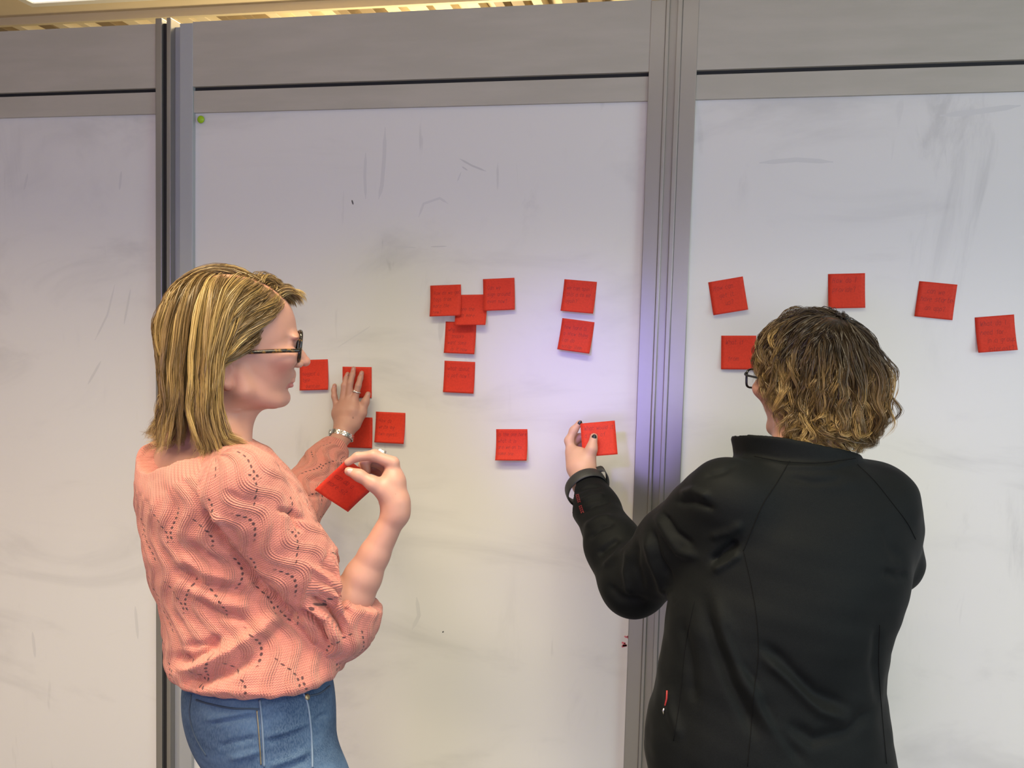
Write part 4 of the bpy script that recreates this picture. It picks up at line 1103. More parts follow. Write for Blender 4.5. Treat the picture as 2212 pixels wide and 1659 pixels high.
for pts, r_, m_, nm in (([(561, 1512), (566, 1560), (569, 1610), (571, 1656)], .0016, M_stitch, 'pocket_seam'), ([(652, 1492), (664, 1520), (671, 1570), (674, 1620), (675, 1658)], .0016, M_stitch, 'side_seam'),
                        ([(414, 1500), (410, 1540), (418, 1580), (432, 1610), (446, 1632)], .0015, M_seamd, 'pocket_seam'), ([(424, 1512), (450, 1520), (500, 1530), (560, 1532)], .0014, M_seamd, 'yoke_seam'),
                        ([(575, 1508), (630, 1500), (660, 1492)], .0012, M_seamd, 'waistband_seam'), ([(665, 1504), (690, 1498), (712, 1482)], .0015, M_seamd, 'front_pocket_edge'), ([(555, 1535), (559, 1580), (562, 1620), (564, 1652)], .0011, M_brass, 'pocket_stitching')):
    L_ = sfj.line(pts, .0004)
    if len(L_) > 3:
        v_, f_ = tube_geo(L_, r_, 6); poly_obj(nm, v_, f_, m_, jeans)
h_, n_ = sfj.hit(663, 1506)
if h_ is not None:
    bm = bmesh.new(); bmesh.ops.create_uvsphere(bm, u_segments=12, v_segments=8, radius=.0048)
    for v_ in bm.verts: v_.co = v_.co-Vector(n_)*(v_.co.dot(Vector(n_)))*.6
    bmesh.ops.translate(bm, vec=Vector(h_+n_*.0012), verts=bm.verts); bm_obj('rivet', bm, M_brass, jeans, True)
for q in (-1, 1):       # shoes, below the frame
    hp = hc+rt1*q*.085; a_ = hp-fw1*.015+rt1*q*.01; a_[2] = 0
    SF = Field(); SF.ell(a_+fw1*.06+np.array([0, 0, .035]), [fw1, -rt1, [0, 0, 1]], [.125, .045, .035], .01); SF.cone(a_+np.array([0, 0, .05]), a_+np.array([0, 0, .09]), .045, .042, .02)
    SF.add(lambda x, y, z: z-.002+0*x+0*y, a_-.2, np.append(a_[:2]+.2, .002), .0, 's')
    v_, f_ = SF.mesh(a_+np.array([-.2, -.2, -.01]), a_+np.array([.2, .2, .15]), .006, 1); mesh_obj('shoe', v_, f_, M_shoe, person1)

# ---- glasses
gl1 = empty('glasses', (0, 0, 0)); gl1.parent = person1
def make_glasses(H, parent, mat, hw=.0262, hh=.0255, cz=.1025, cx=.1090, r=.0026, sx_=.0335, tz=.0950, hz=-.15, tr=.0034, tilt=.10, rr=.6):
    root = bpy.data.objects.new('glasses', None); COL.objects.link(root); root.parent = parent; root.empty_display_size = .02
    for q in (-1, 1):
        t = np.arange(36)*2*math.pi/36; c, s = np.cos(t), np.sin(t)
        yy = np.sign(c)*np.abs(c)**rr*hw; zz = np.sign(s)*np.abs(s)**rr*hh
        P = np.array([H.w(cx+tilt*z_-(.10*abs(y_+sx_)), q*(sx_+y_), cz+z_) for y_, z_ in zip(yy, zz)])
        v_, f_ = loop_tube(P, (r, r*1.2)); rim = poly_obj('rim', v_, f_, mat, root)
        c0_ = P.mean(0); V_ = np.vstack([P, [c0_]]); F_ = [(i, (i+1) % 36, 36) for i in range(36)]
        nrm_ = H.A[0]*.0005; V2 = np.vstack([V_-nrm_, V_+nrm_]); F2 = F_+[(37+b2, 37+a2, 37+c2) for a2, b2, c2 in F_]
        poly_obj('lens', V2, F2, M_lens, rim)
        hy = sx_+hw+.002; hx = cx-.10*(hy+.0)+tilt*(hh*hz)
        T_ = curve_pts([H.w(hx, q*hy, cz+hh*hz), H.w(hx-.004, q*(hy+.004), (cz+hh*hz+tz)/2), H.w(hx-.03, q*.0705, tz+.0015), H.w(.035, q*.0735, tz), H.w(.004, q*.0745, tz-.002), H.w(-.018, q*.0735, tz-.012), H.w(-.028, q*.071, tz-.03)], 6)
        v_, f_ = tube_geo(T_, np.linspace(tr, tr*.8, len(T_)), 8); poly_obj('temple', v_, f_, mat, root)
    Bp = curve_pts([H.w(cx-.001, -(sx_-hw), cz+.004), H.w(cx+.005, 0, cz+.0075), H.w(cx-.001, sx_-hw, cz+.004)], 6)
    v_, f_ = tube_geo(Bp, .0021, 8); poly_obj('bridge', v_, f_, mat, root)
    return root
bpy.data.objects.remove(gl1)
make_glasses(HD, person1, M_frame)

# ---- watch on the left wrist, rings
wt = bpy.data.objects.new('wristwatch', None); COL.objects.link(wt); wt.parent = person1; wt.empty_display_size = .02
wax = (PW(749, 915, -.048)-WL); wax /= np.linalg.norm(wax); wc = WL-wax*.004
rw = ring_around(wc, wax, 1.0, 1.0, np.array([0, -1.0, 0]), 30)-wc
rs_ = np.linspace(.012, .045, 67); fv = B1(wc+rw[:, None]*rs_[None, :, None]); rad1 = rs_[np.argmax(fv > .0012, 1)]
rad1 = (rad1+np.roll(rad1, 1)+np.roll(rad1, -1))/3+.0008; rw = wc+rw*rad1[:, None]
for i in range(30):
    a_, b_ = rw[i], rw[(i+1) % 30]
    for k_ in (-1, 0, 1):
        sh = wax*(k_*.0036); mid2 = (a_+b_)/2 if k_ == 0 else a_
        rad_ = (mid2-wc); rad_ -= wax*(rad_@wax); rad_ /= np.linalg.norm(rad_); tan = np.cross(wax, rad_)
        bm = bmesh.new(); bmesh.ops.create_cube(bm, size=1.0)
        for v_ in bm.verts:
            v_.co = Vector(mid2+sh+tan*v_.co.x*.0053+wax*v_.co.y*.0033+rad_*v_.co.z*.0022)
        bm_obj('link', bm, M_steel, wt)
jl = int(np.argmin(rw[:, 0])); cs = rw[jl]+np.array([-.002, 0, 0])
bm = bmesh.new(); bmesh.ops.create_cone(bm, cap_ends=True, segments=24, radius1=.0115, radius2=.0105, depth=.007)
rot = Vector((-1, -.15, -.1)).to_track_quat('Z', 'Y').to_matrix().to_4x4(); bmesh.ops.transform(bm, matrix=Matrix.Translation(Vector(cs))@rot, verts=bm.verts)
bm_obj('watch_case', bm, M_steel, wt, True)
def finger_ring(c, ax, ra, parent, stones=(), name='ring'):
    P = ring_around(c, ax, ra, ra, np.array([0, -1.0, .3]), 24); v_, f_ = loop_tube(P, (.0009, .0016)); o = poly_obj(name, v_, f_, M_steel, parent)
    for st in stones:
        bm = bmesh.new(); bmesh.ops.create_icosphere(bm, subdivisions=2, radius=st[1]); bmesh.ops.translate(bm, vec=Vector(st[0]), verts=bm.verts); bm_obj('stone', bm, M_pearl, o, True)
    return o
ra_, rb_ = PW(768, 856, -.0345), PW(774, 832, -.031); rc = ra_+(rb_-ra_)*.38
finger_ring(rc, rb_-ra_, .0103, person1, [(rc+np.array([-.001, -.0115, .003]), .0022)])
r2 = Q(826, 986, 1.447); finger_ring(r2, Q(806, 978, 1.44)-Q(846, 1003, 1.446), .0102, person1, [(Q(821, 974, 1.440), .0036), (Q(826, 977, 1.440), .0036)])

# ---- note in the right hand
def held_note(tl, tr, bl, lift, lines, label, seed, text=(.1, .3, .0075)):
    au = tr-tl; au /= np.linalg.norm(au); av = bl-tl; av -= au*(av@au); av /= np.linalg.norm(av); an_ = np.cross(av, au)
    if an_@(CAM-tl) < 0: an_ = -an_
    return build_note((tl, au, av, an_), lift, 0, lines, label, seed, pw=2.0, text=text)
n_bl = Q(735, 1106, 1.450); n_br = Q(679, 1056, 1.411); n_tr = Q(745, 996, 1.4005)
# upper right corner sits between thumb and index
e_r = (n_tr-n_br); e_r = e_r/np.linalg.norm(e_r); e_b = n_bl-n_br; e_b -= e_r*(e_b@e_r); e_b /= np.linalg.norm(e_b)
held_note(n_br+e_r*NS+0*e_b, n_br+e_r*NS+e_b*NS, n_br, .003, ['for all', 'can do a', 'more sit'], 'red note held between the woman\'s right thumb and forefinger', 31)

# ---- hair
def scalp_roots(H, V, hl, n, rng, extra=None):
    L = H.loc(V); m = (L[:, 2] > np.interp(L[:, 0], *hl)+.002) & (np.abs(L[:, 1]) < .0765) & (L[:, 2] > .03)
    if extra is not None: m &= extra(L)
    i = np.nonzero(m)[0]; return rng.choice(i, n, replace=len(i) < n)
rng = np.random.default_rng(5)
Nh = normals(Vh, Fh)
ids = scalp_roots(HD, Vh, HL1, 560, rng, lambda L: ~((L[:, 0] > .045) & (L[:, 2] > .165) & (L[:, 1] > -.036)))
L = HD.loc(Vh[ids]); part_y = np.interp(L[:, 0], PART1[::-1, 0], PART1[::-1, 1])
near = (L[:, 1] < part_y) ; top = L[:, 2] > .15
nl = (Nh[ids]@HD.A.T)
d = np.where(near[:, None], np.array([-.20, -.40, -.85]), np.array([-.70, .62, -.12]))
back = L[:, 0] < -.015
d = np.where(back[:, None], np.stack([-.15+0*L[:, 0], .35*np.sign(L[:, 1]), -.95+0*L[:, 0]], 1), d)
frontq = (~near) & (L[:, 0] > .045) & (L[:, 2] > .165)
d = np.where(frontq[:, None], np.array([.55, .65, .25]), d)
d = d + nl*.35 - nl*np.minimum((d*nl).sum(1), 0)[:, None]
d = (d/np.linalg.norm(d, axis=1)[:, None])@HD.A
collF = Field(); c_ = HD.w(.01, 0, .11); collF.add(HD.skull(.001), c_-.2, c_+.2, .0)
for q in (-1, 1): collF.ell(HD.w(-.006, q*.068, .062), HD.A, (.018, .010, .028), .006)
collF.p += [p for p in B1.p if p[0] in [pp[0] for pp in B1.p]][:0]
collF.cone(neck0, neck1, .054, .062, .02); collF.loft(sw_rows, YT, .02, .016); collF.cone(neck1, SR, .060, .056, .02); collF.cone(neck1, SL, .060, .056, .02)
lay = rng.uniform(0, 1, len(ids))
lift = .002+.011*lay**1.2+np.where(L[:, 0] < -.03, .008*lay, 0)
ztip = -.056-.24*(np.clip(L[:, 0], -.09, .05)+.03)+rng.normal(0, .010, len(ids))
ztip += np.where(L[:, 0] < -.01, .022, 0)
length = np.clip((L[:, 2]-ztip)*1.10+.03, .09, .34)
length = np.where(frontq, rng.uniform(.07, .12, len(ids)), length)
def comb1(p, t):
    l = HD.loc(p); c = np.zeros_like(l)
    temple = (l[:, 0] > -.012) & (l[:, 2] > .030) & (l[:, 1] < .02)
    c[:, 0] = np.where(temple, -.10-.45*np.clip((l[:, 0]-.005)/.05, 0, 1), 0)
    c[:, 0] += np.where((l[:, 2] < .105) & (l[:, 2] > .03) & (l[:, 0] > -.020) & (l[:, 1] < 0), -.40, 0)
    low = l[:, 2] < .02; c[:, 0] += np.where(low & (l[:, 0] > -.075), .13, 0)
    c[:, 0] += np.where(low & (l[:, 0] < -.09), -.10, 0)
    c[:, 0] += np.where(l[:, 0] < -.105, .30*np.clip((-.105-l[:, 0])/.02, 0, 1), 0)
    return c@HD.A
G1 = grow_hair(HD, collF, Vh[ids]+Nh[ids]*.0008, d, length, lift, 22, .80, .33, comb1)
# short quiff standing up over the forehead
iq = scalp_roots(HD, Vh, HL1, 170, rng, lambda L: (L[:, 0] > .035) & (L[:, 2] > .165) & (L[:, 1] > -.040))
Lq = HD.loc(Vh[iq]); dq = np.stack([.55+.3*rng.uniform(-1, 1, len(iq)), .45+.4*rng.uniform(-1, 1, len(iq)), .40+.2*rng.uniform(-1, 1, len(iq))], 1)
dq = (dq/np.linalg.norm(dq, axis=1)[:, None])@HD.A
Gq = grow_hair(HD, collF, Vh[iq]+Nh[iq]*.0008, dq, rng.uniform(.026, .056, len(iq)), .003+.012*rng.uniform(0, 1, len(iq)), 22, .93, .42)
G1 = np.concatenate([G1, Gq]); ids = np.concatenate([ids, iq])
S_, lid = lock_strands(G1, 25, .0064, rng, (.0034, .085), (0, .05), .34)
nS = len(S_); m_ = S_.shape[1]; tt = np.linspace(0, 1, m_)[None, :, None]
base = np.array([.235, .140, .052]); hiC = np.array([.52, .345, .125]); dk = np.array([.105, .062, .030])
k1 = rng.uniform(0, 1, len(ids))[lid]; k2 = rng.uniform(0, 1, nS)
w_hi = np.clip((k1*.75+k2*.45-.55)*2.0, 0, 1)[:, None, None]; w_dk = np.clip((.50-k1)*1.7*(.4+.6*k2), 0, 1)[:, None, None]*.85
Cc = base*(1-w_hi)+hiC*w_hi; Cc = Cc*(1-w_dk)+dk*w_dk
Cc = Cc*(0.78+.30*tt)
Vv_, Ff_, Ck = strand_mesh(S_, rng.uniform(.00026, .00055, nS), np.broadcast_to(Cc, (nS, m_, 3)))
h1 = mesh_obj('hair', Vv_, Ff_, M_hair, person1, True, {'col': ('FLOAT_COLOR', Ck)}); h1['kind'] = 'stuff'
# ================================================================== person two: curly hair, black soft-shell jacket, seen from behind
Y2 = math.radians(-24)
rt2 = np.array([math.cos(Y2), -math.sin(Y2), 0]); fw2 = np.array([math.sin(Y2), math.cos(Y2), 0])
D2 = 1.50
JK = [(972, 1640, 1812, D2, 1.05), (992, 1600, 1856, D2, 1.30), (1012, 1566, 1898, D2, 1.55), (1040, 1540, 1930, D2, 1.75), (1080, 1526, 1950, D2, 1.75), (1140, 1508, 1964, D2, 1.66), (1200, 1490, 1962, D2, 1.58), (1260, 1470, 1954, D2, 1.52), (1310, 1452, 1940, D2, 1.48),
      (1400, 1438, 1914, D2, 1.45), (1480, 1424, 1905, D2, 1.42), (1560, 1406, 1913, D2, 1.42), (1620, 1404, 1922, D2, 1.42), (1700, 1424, 1930, D2, 1.42), (1740, 1432, 1926, D2, 1.42)]
jk_rows = silrows(JK, Y2)
C2 = Q(1725, 1060, D2)
SL2 = Q(1572, 1078, 1.455); EL2 = Q(1368, 1262, 1.64); WL2 = Q(1262, 1046, 1.855)
SR2 = Q(1890, 1084, 1.535); ER2 = Q(1914, 1206, 1.60); WR2 = Q(1760, 1275, 1.80)
H2 = Head(Q(1753, 950, 1.55), math.radians(-41), pitch=math.radians(-2), tilt=math.radians(0), sc=1.0)
p2o = Q(1650, 1650, D2)
person2 = empty('person', (float(p2o[0]), float(p2o[1]), 0.0))
tag(person2, 'person with curly blond hair in a black soft-shell jacket, seen from behind, lifting a note', 'person')
B2 = Field()
H2.build(B2)
nk0 = H2.w(-.022, 0, .050); nk1 = Q(1735, 1000, 1.51)
B2.cone(nk0, nk1, .056, .062, .03); B2.cone(H2.w(.03, 0, .012), Q(1715, 1005, 1.53), .032, .042, .025)
B2.loft(shrink(jk_rows, .024), Y2, .03, .03)
B2.chain([SL2, EL2], [.045, .036], .02); B2.chain([SR2, ER2, WR2], [.045, .036, .026], .02)
B2.chain([EL2, EL2+(WL2-EL2)*.4, WL2], [.036, .034, .0235], .02)
hz2 = 1.90
def P5(x, y, d=hz2): return Q(x, y, d)
B2.chain([WL2, P5(1257, 1012, 1.875), P5(1252, 990, 1.89)], [.0245, .0265, .0250], .014)                       # palm
B2.chain([P5(1246, 1008, 1.88), P5(1236, 978, 1.905)], [.021, .0150], .014)
B2.chain([P5(1268, 1010, 1.87), P5(1270, 992, 1.872), P5(1278, 970, 1.868), P5(1283, 944, 1.874)], [.0200, .0150, .0112, .0086], .010)   # thumb
B2.chain([P5(1236, 980, 1.905), P5(1229, 952, 1.915), P5(1239, 930, 1.918), P5(1252, 914, 1.916)], [.0120, .0095, .0086, .0072], .007)    # forefinger
B2.chain([P5(1238, 980, 1.925), P5(1232, 960, 1.938), P5(1250, 945, 1.936), P5(1270, 940, 1.925)], [.0118, .0096, .0086, .0074], .007)
B2.chain([P5(1241, 984, 1.940), P5(1238, 967, 1.956), P5(1256, 958, 1.950), P5(1274, 957, 1.936)], [.0112, .0092, .0082, .0070], .007)
B2.chain([P5(1246, 992, 1.952), P5(1246, 978, 1.966), P5(1262, 972, 1.958), P5(1277, 972, 1.946)], [.0100, .0082, .0074, .0064], .007)
B2.cone(P5(1252, 1000, 1.90), P5(1246, 990, 1.945), .020, .0125, .012)
# other hand, held in front of the body
rh = WR2+(WR2-ER2)/np.linalg.norm(WR2-ER2)*.09; rd = (rh-WR2)/np.linalg.norm(rh-WR2)
B2.cone(WR2, rh, .026, .024, .02)
for i in range(4):
    o_ = np.array([0, 0, 1.0])*(.027-.018*i); B2.chain([rh+o_, rh+o_+rd*.042, rh+o_+rd*.06+rt2*.02, rh+o_+rd*.055+rt2*.04], [.0105, .0092, .0082, .007], .008)
B2.chain([WR2+rd*.03+np.array([0, 0, .02]), WR2+rd*.06+np.array([0, 0, .045])+rt2*.02, WR2+rd*.09+np.array([0, 0, .05])+rt2*.03], [.015, .011, .008], .01)
SKIN2 = (0.52, 0.275, 0.20)
lo, hi = bbox([H2.w(-.1, -.1, -.01), H2.w(.15, .1, .24), H2.w(.15, -.1, 0), H2.w(-.1, .1, 0), (C2[0]-.2, C2[1]-.2, jk_rows[-1][0]+.3), (C2[0]+.2, C2[1]+.2, jk_rows[0][0]), WL2, P5(1225, 905, 1.97), ER2, EL2], .03)
Vb2, Fb2 = B2.mesh(lo, hi, .0024, 1)
HL2 = ([-.11, -.06, -.03, -.012, .02, .035, .05, .065, .08, .095, .12], [.03, .032, .045, .080, .095, .117, .138, .158, .174, .192, .21])
cb2 = head_colors(H2, Vb2, SKIN2, (0.36, 0.10, 0.09), (0.016, 0.011, 0.007), HL2)
fr_ = np.linalg.norm(Vb2-H2.w(0, 0, .1), axis=1) > .19; cb2[fr_] = np.array([.60, .36, .255])
body2 = mesh_obj('body', Vb2, Fb2, M_skin, person2, True, {'col': ('FLOAT_COLOR', cb2)})
sfb = Surf(Vb2, Fb2)
for (x, y, x2, y2, L_, w_) in ((1283.5, 945, 1284.5, 937, .0135, .0112), (1253, 913, 1256, 908, .010, .0085)):
    h_, n_ = sfb.hit(x, y)
    if h_ is not None:
        dd = proj(h_[None])[0, 2]; nail(h_+n_*.0008, Q(x2, y2, dd)-Q(x, y, dd), n_, L_, w_, M_nail, body2)
for q in (-1, 1):
    bm = bmesh.new(); bmesh.ops.create_uvsphere(bm, u_segments=16, v_segments=12, radius=.0115)
    bmesh.ops.translate(bm, vec=Vector(H2.w(.0865, q*.0315, .1010)), verts=bm.verts); eo = bm_obj('eye', bm, M_eye, body2, True)
    bm = bmesh.new(); bmesh.ops.create_uvsphere(bm, u_segments=12, v_segments=8, radius=.0057)
    bmesh.ops.translate(bm, vec=Vector(H2.w(.0925, q*.0315, .1010)), verts=bm.verts); bm_obj('iris', bm, M_iris, eo, True)

# ---- jacket
K2 = Field()
K2.loft(jk_rows, Y2, .02, .016)
K2.chain([SL2, SL2+(EL2-SL2)*.5, EL2], [.073, .067, .060], .028, .04)
fl = WL2-EL2; ce2 = EL2+fl*.97
K2.chain([EL2, EL2+fl*.35, EL2+fl*.75, ce2], [.060, .056, .046, .042], .02)
K2.chain([SR2, ER2], [.070, .060], .03, .05); K2.chain([ER2, WR2], [.060, .042], .02)
# stand collar: a flared ring around the neck
cc = Q(1722, 978, 1.52); cax = np.array([-.10, .16, 1.0]); cax /= np.linalg.norm(cax)
def collar(x, y, z):
    dx, dy, dz = x-cc[0], y-cc[1], z-cc[2]
    h = dx*cax[0]+dy*cax[1]+dz*cax[2]
    e1 = rt2-cax*(rt2@cax); e1 /= np.linalg.norm(e1); e2 = np.cross(cax, e1)
    u_ = dx*e1[0]+dy*e1[1]+dz*e1[2]; v_ = dx*e2[0]+dy*e2[1]+dz*e2[2]
    gr = np.clip((h+.02)/.05, -1.2, 1.5)
    ra = .104+.007*gr; rb = .092+.005*gr
    k0 = np.sqrt((u_/ra)**2+(v_/rb)**2); r_ = np.sqrt(u_**2+v_**2)+1e-6
    d = np.abs((k0-1)*r_/np.maximum(k0, .2))-.0045
    top = .010-.020*u_/.09
    return smax(smax(d, h-top, .006), -.055-h, .006)
K2.add(collar, cc-.14, cc+.14, .010)
def neck_hole(x, y, z):
    dx, dy, dz = x-cc[0], y-cc[1], z-cc[2]; h = dx*cax[0]+dy*cax[1]+dz*cax[2]
    r_ = np.sqrt(np.maximum(dx*dx+dy*dy+dz*dz-h*h, 0)); return np.maximum(r_-.082, -h-.012)
K2.add(neck_hole, cc-.1, cc+.1, .006, 's')
K2.add(cap_cut(ce2, fl, .085), ce2-.09, ce2+.09, .005, 's')
lo, hi = bbox([(r[1]-.22, r[2]-.2, r[0]) for r in jk_rows]+[(r[1]+.22, r[2]+.2, r[0]) for r in jk_rows]+[WL2, ER2+.07, EL2-.07, cc+np.array([0, 0, .06])], .015)
Vk, Fk = K2.mesh(lo, hi, .0034, 2)
FOLDS2 = [([(1595, 1000), (1560, 1020), (1520, 1030)], 7, -.004), ([(1470, 1068), (1500, 1060), (1535, 1075)], 8, .007), ([(1460, 1085), (1500, 1085), (1545, 1100)], 7, -.006), ([(1418, 1112), (1440, 1150), (1470, 1190), (1510, 1205)], 9, .008),
          ([(1435, 1105), (1462, 1150), (1500, 1180)], 7, -.006), ([(1395, 1150), (1405, 1210), (1430, 1270), (1460, 1300)], 9, .008), ([(1410, 1140), (1425, 1205), (1450, 1255)], 7, -.007), ([(1375, 1165), (1372, 1220), (1390, 1280)], 8, -.006),
          ([(1358, 1180), (1350, 1235), (1360, 1290)], 8, .007), ([(1340, 1165), (1315, 1180), (1290, 1200)], 7, -.007), ([(1350, 1178), (1330, 1200), (1300, 1225)], 7, .006), ([(1330, 1130), (1300, 1140), (1270, 1165)], 6, -.006), ([(1322, 1115), (1295, 1120), (1265, 1140)], 6, .005),
          ([(1315, 1085), (1285, 1092), (1255, 1110)], 5, -.005), ([(1310, 1068), (1280, 1070), (1250, 1085)], 5, .004), ([(1300, 1050), (1270, 1052), (1240, 1065)], 4, -.004), ([(1310, 1260), (1340, 1290), (1400, 1300)], 9, -.005),
          ([(1535, 1215), (1565, 1190), (1595, 1170)], 9, -.012), ([(1540, 1235), (1575, 1215), (1600, 1195)], 8, .006), ([(1530, 1160), (1575, 1150), (1605, 1130)], 10, .005),
          ([(1545, 1290), (1575, 1380), (1610, 1470), (1660, 1560), (1710, 1620)], 15, .009), ([(1520, 1300), (1545, 1390), (1580, 1480), (1640, 1600)], 14, -.008), ([(1645, 1390), (1690, 1430), (1760, 1500), (1840, 1530)], 14, -.007), ([(1640, 1410), (1700, 1465), (1770, 1535), (1840, 1560)], 13, .007),
          ([(1700, 1560), (1760, 1600), (1830, 1580), (1890, 1520)], 15, -.007), ([(1560, 1330), (1600, 1430), (1640, 1490)], 10, -.005), ([(1640, 1500), (1680, 1580), (1740, 1650)], 12, -.006), ([(1440, 1480), (1450, 1540), (1470, 1600)], 12, .006), ([(1470, 1330), (1490, 1420), (1500, 1520)], 13, -.006),
          ([(1630, 990), (1700, 1008), (1790, 1008), (1850, 992)], 6, .004), ([(1700, 1030), (1760, 1042), (1830, 1035)], 9, -.003), ([(1905, 1130), (1925, 1180), (1945, 1215)], 12, -.003), ([(1960, 1240), (1935, 1245), (1905, 1235)], 9, -.004), ([(1900, 1350), (1890, 1430), (1895, 1520)], 12, -.005)]
Vk = sculpt(Vk, Fk, FOLDS2)
Nk = normals(Vk, Fk); Vk = Vk+Nk*(vnoise(Vk, 6.0, 8)*.0020+vnoise(Vk, 15.0, 9)*.0007)[:, None]
jacket = mesh_obj('jacket', Vk, Fk, M_jack, person2)
sfk = Surf(Vk, Fk)
for pts, r_, m_, nm in (([(1706, 996), (1680, 1040), (1648, 1090), (1622, 1150), (1606, 1190)], .0008, M_jseam, 'raglan_seam'), ([(1852, 1003), (1890, 1040), (1930, 1090), (1960, 1130), (1978, 1165)], .0008, M_jseam, 'raglan_seam'),
                        ([(1606, 1190), (1622, 1260), (1635, 1340), (1638, 1420), (1628, 1500), (1622, 1580), (1615, 1655)], .0007, M_jseam, 'back_seam'), ([(1500, 1300), (1480, 1400), (1470, 1500), (1455, 1600)], .0007, M_jseam, 'side_seam'),
                        ([(1900, 1350), (1898, 1440), (1905, 1540), (1915, 1650)], .0007, M_jseam, 'side_seam'), ([(1630, 986), (1690, 997), (1770, 1000), (1848, 990)], .0008, M_jseam, 'collar_seam'),
                        ([(1441, 1492), (1440, 1510), (1437, 1524)], .0016, M_redzip, 'pocket_zip')):
    L_ = sfk.line(pts, .0003)
    if len(L_) > 3:
        v_, f_ = tube_geo(L_, r_, 6); poly_obj(nm, v_, f_, m_, jacket)
h_, n_ = sfk.hit(1436, 1530)
if h_ is not None:
    v_, f_ = tube_geo(np.array([h_+n_*.001, h_+n_*.0025+np.array([0, 0, -.004]), h_+n_*.001+np.array([0, 0, -.012])]), np.array([.0016, .0019, .0012]), 8); poly_obj('zip_pull', v_, f_, M_steel, jacket)
# printed lettering on the sleeve, two short dark red words
for a_, b_, n_l in (((1247, 1068), (1252, 1086), 5), ((1253.5, 1092), (1259, 1109), 4)):
    V_ = []; F_ = []
    for i in range(n_l):
        t0 = (i+.08)/n_l; t1 = (i+.90)/n_l; p0 = np.array(a_)+(np.array(b_)-a_)*t0; p1 = np.array(a_)+(np.array(b_)-a_)*t1
        nrm2 = np.array([-(b_[1]-a_[1]), b_[0]-a_[0]], float); nrm2 /= np.hypot(*nrm2)
        for (s0, s1, e0, e1) in ((-3.2, -1.9, 0, 1), (1.9, 3.2, 0, 1), (-3.2, 3.2, 0, .36))[(0 if i % 2 else 0):(3 if i % 2 else 3)]:
            qd = [p0+(p1-p0)*e0+nrm2*s0, p0+(p1-p0)*e1+nrm2*s0, p0+(p1-p0)*e1+nrm2*s1, p0+(p1-p0)*e0+nrm2*s1]
            hs = [sfk.hit(*c_)for c_ in qd]
            if all(h[0] is not None for h in hs):
                F_.append(tuple(range(len(V_), len(V_)+4))); V_ += [h[0]+h[1]*.0006 for h in hs]
    if V_: poly_obj('sleeve_lettering', V_, F_, M_redprint, jacket, False)
# cuff tab around the wrist
cr = ring_around(ce2-fl/np.linalg.norm(fl)*.004, fl, .0455, .0435, np.array([0, 0, 1.0]), 40)
v_, f_ = loop_tube(cr, (.0022, .0125), 10); cf = poly_obj('cuff_band', v_, f_, M_jack2, jacket)
tb = [Q(1290, 1015, 1.845), Q(1303, 1013, 1.838), Q(1311, 1026, 1.836), Q(1312, 1044, 1.838), Q(1306, 1058, 1.842)]
P_ = curve_pts(np.array(tb), 6); wdir = fl/np.linalg.norm(fl)*.0085; V_ = []; F_ = []
tn = np.gradient(P_, axis=0); tn /= np.linalg.norm(tn, axis=1)[:, None]; nr_ = np.cross(tn, wdir/np.linalg.norm(wdir))*.0012
for p, n_ in zip(P_, nr_): V_ += [p-wdir-n_, p+wdir-n_, p+wdir+n_, p-wdir+n_]
for i in range(len(P_)-1):
    for j in range(4): F_.append((i*4+j, i*4+(j+1) % 4, (i+1)*4+(j+1) % 4, (i+1)*4+j))
F_ += [(0, 1, 2, 3), tuple(len(V_)-4+k for k in (3, 2, 1, 0))]
poly_obj('cuff_tab', V_, F_, M_jack2, jacket)
# trousers and shoes, below the frame
T2 = Field(); hr = jk_rows[-1]; hc2 = np.array([hr[1], hr[2], hr[0]+.03])
T2.loft([(hc2[2]-.10, hc2[0], hc2[1], .165, .12), (hc2[2]+.04, hc2[0], hc2[1], .16, .115)], Y2, .03, .03)
for q in (-1, 1):
    hp = hc2+rt2*q*.09-np.array([0, 0, .06]); kn = hp.copy(); kn[2] = .46; an = kn.copy(); an[2] = .07
    T2.chain([hp, kn+fw2*.01, an], [.09, .066, .052], .03)
lo, hi = bbox([hc2+np.array([0, 0, .05]), np.array([hc2[0], hc2[1], .02])], .21); hi[2] = hc2[2]+.06; lo[2] = .01
v_, f_ = T2.mesh(lo, hi, .008, 1); mesh_obj('trousers', v_, f_, M_trouser, person2)
for q in (-1, 1):
    a_ = hc2+rt2*q*.09; a_[2] = 0
    SF = Field(); SF.ell(a_+fw2*.06+np.array([0, 0, .035]), [fw2, -rt2, [0, 0, 1]], [.13, .048, .036], .01); SF.cone(a_+np.array([0, 0, .05]), a_+np.array([0, 0, .09]), .048, .045, .02)
    SF.add(lambda x, y, z: z-.002+0*x+0*y, a_-.2, np.append(a_[:2]+.2, .002), .0, 's')
    v_, f_ = SF.mesh(a_+np.array([-.2, -.2, -.01]), a_+np.array([.2, .2, .15]), .006, 1); mesh_obj('shoe', v_, f_, M_shoe, person2)
make_glasses(H2, person2, M_blackframe, hw=.0275, hh=.0175, cz=.1000, cx=.1140, r=.0020, sx_=.0345, tz=.104, tilt=.05, rr=.45, hz=.6, tr=.0022)
# note in the left hand
held_note(Q(1253.5, 915, 1.905), Q(1322, 909, 1.895), Q(1258, 990, 1.885), .004, ['What would it', 'a time of', '', 'there'], 'red note held up in front of the board between dark-nailed fingers', 32, (.10, .22, .0075))

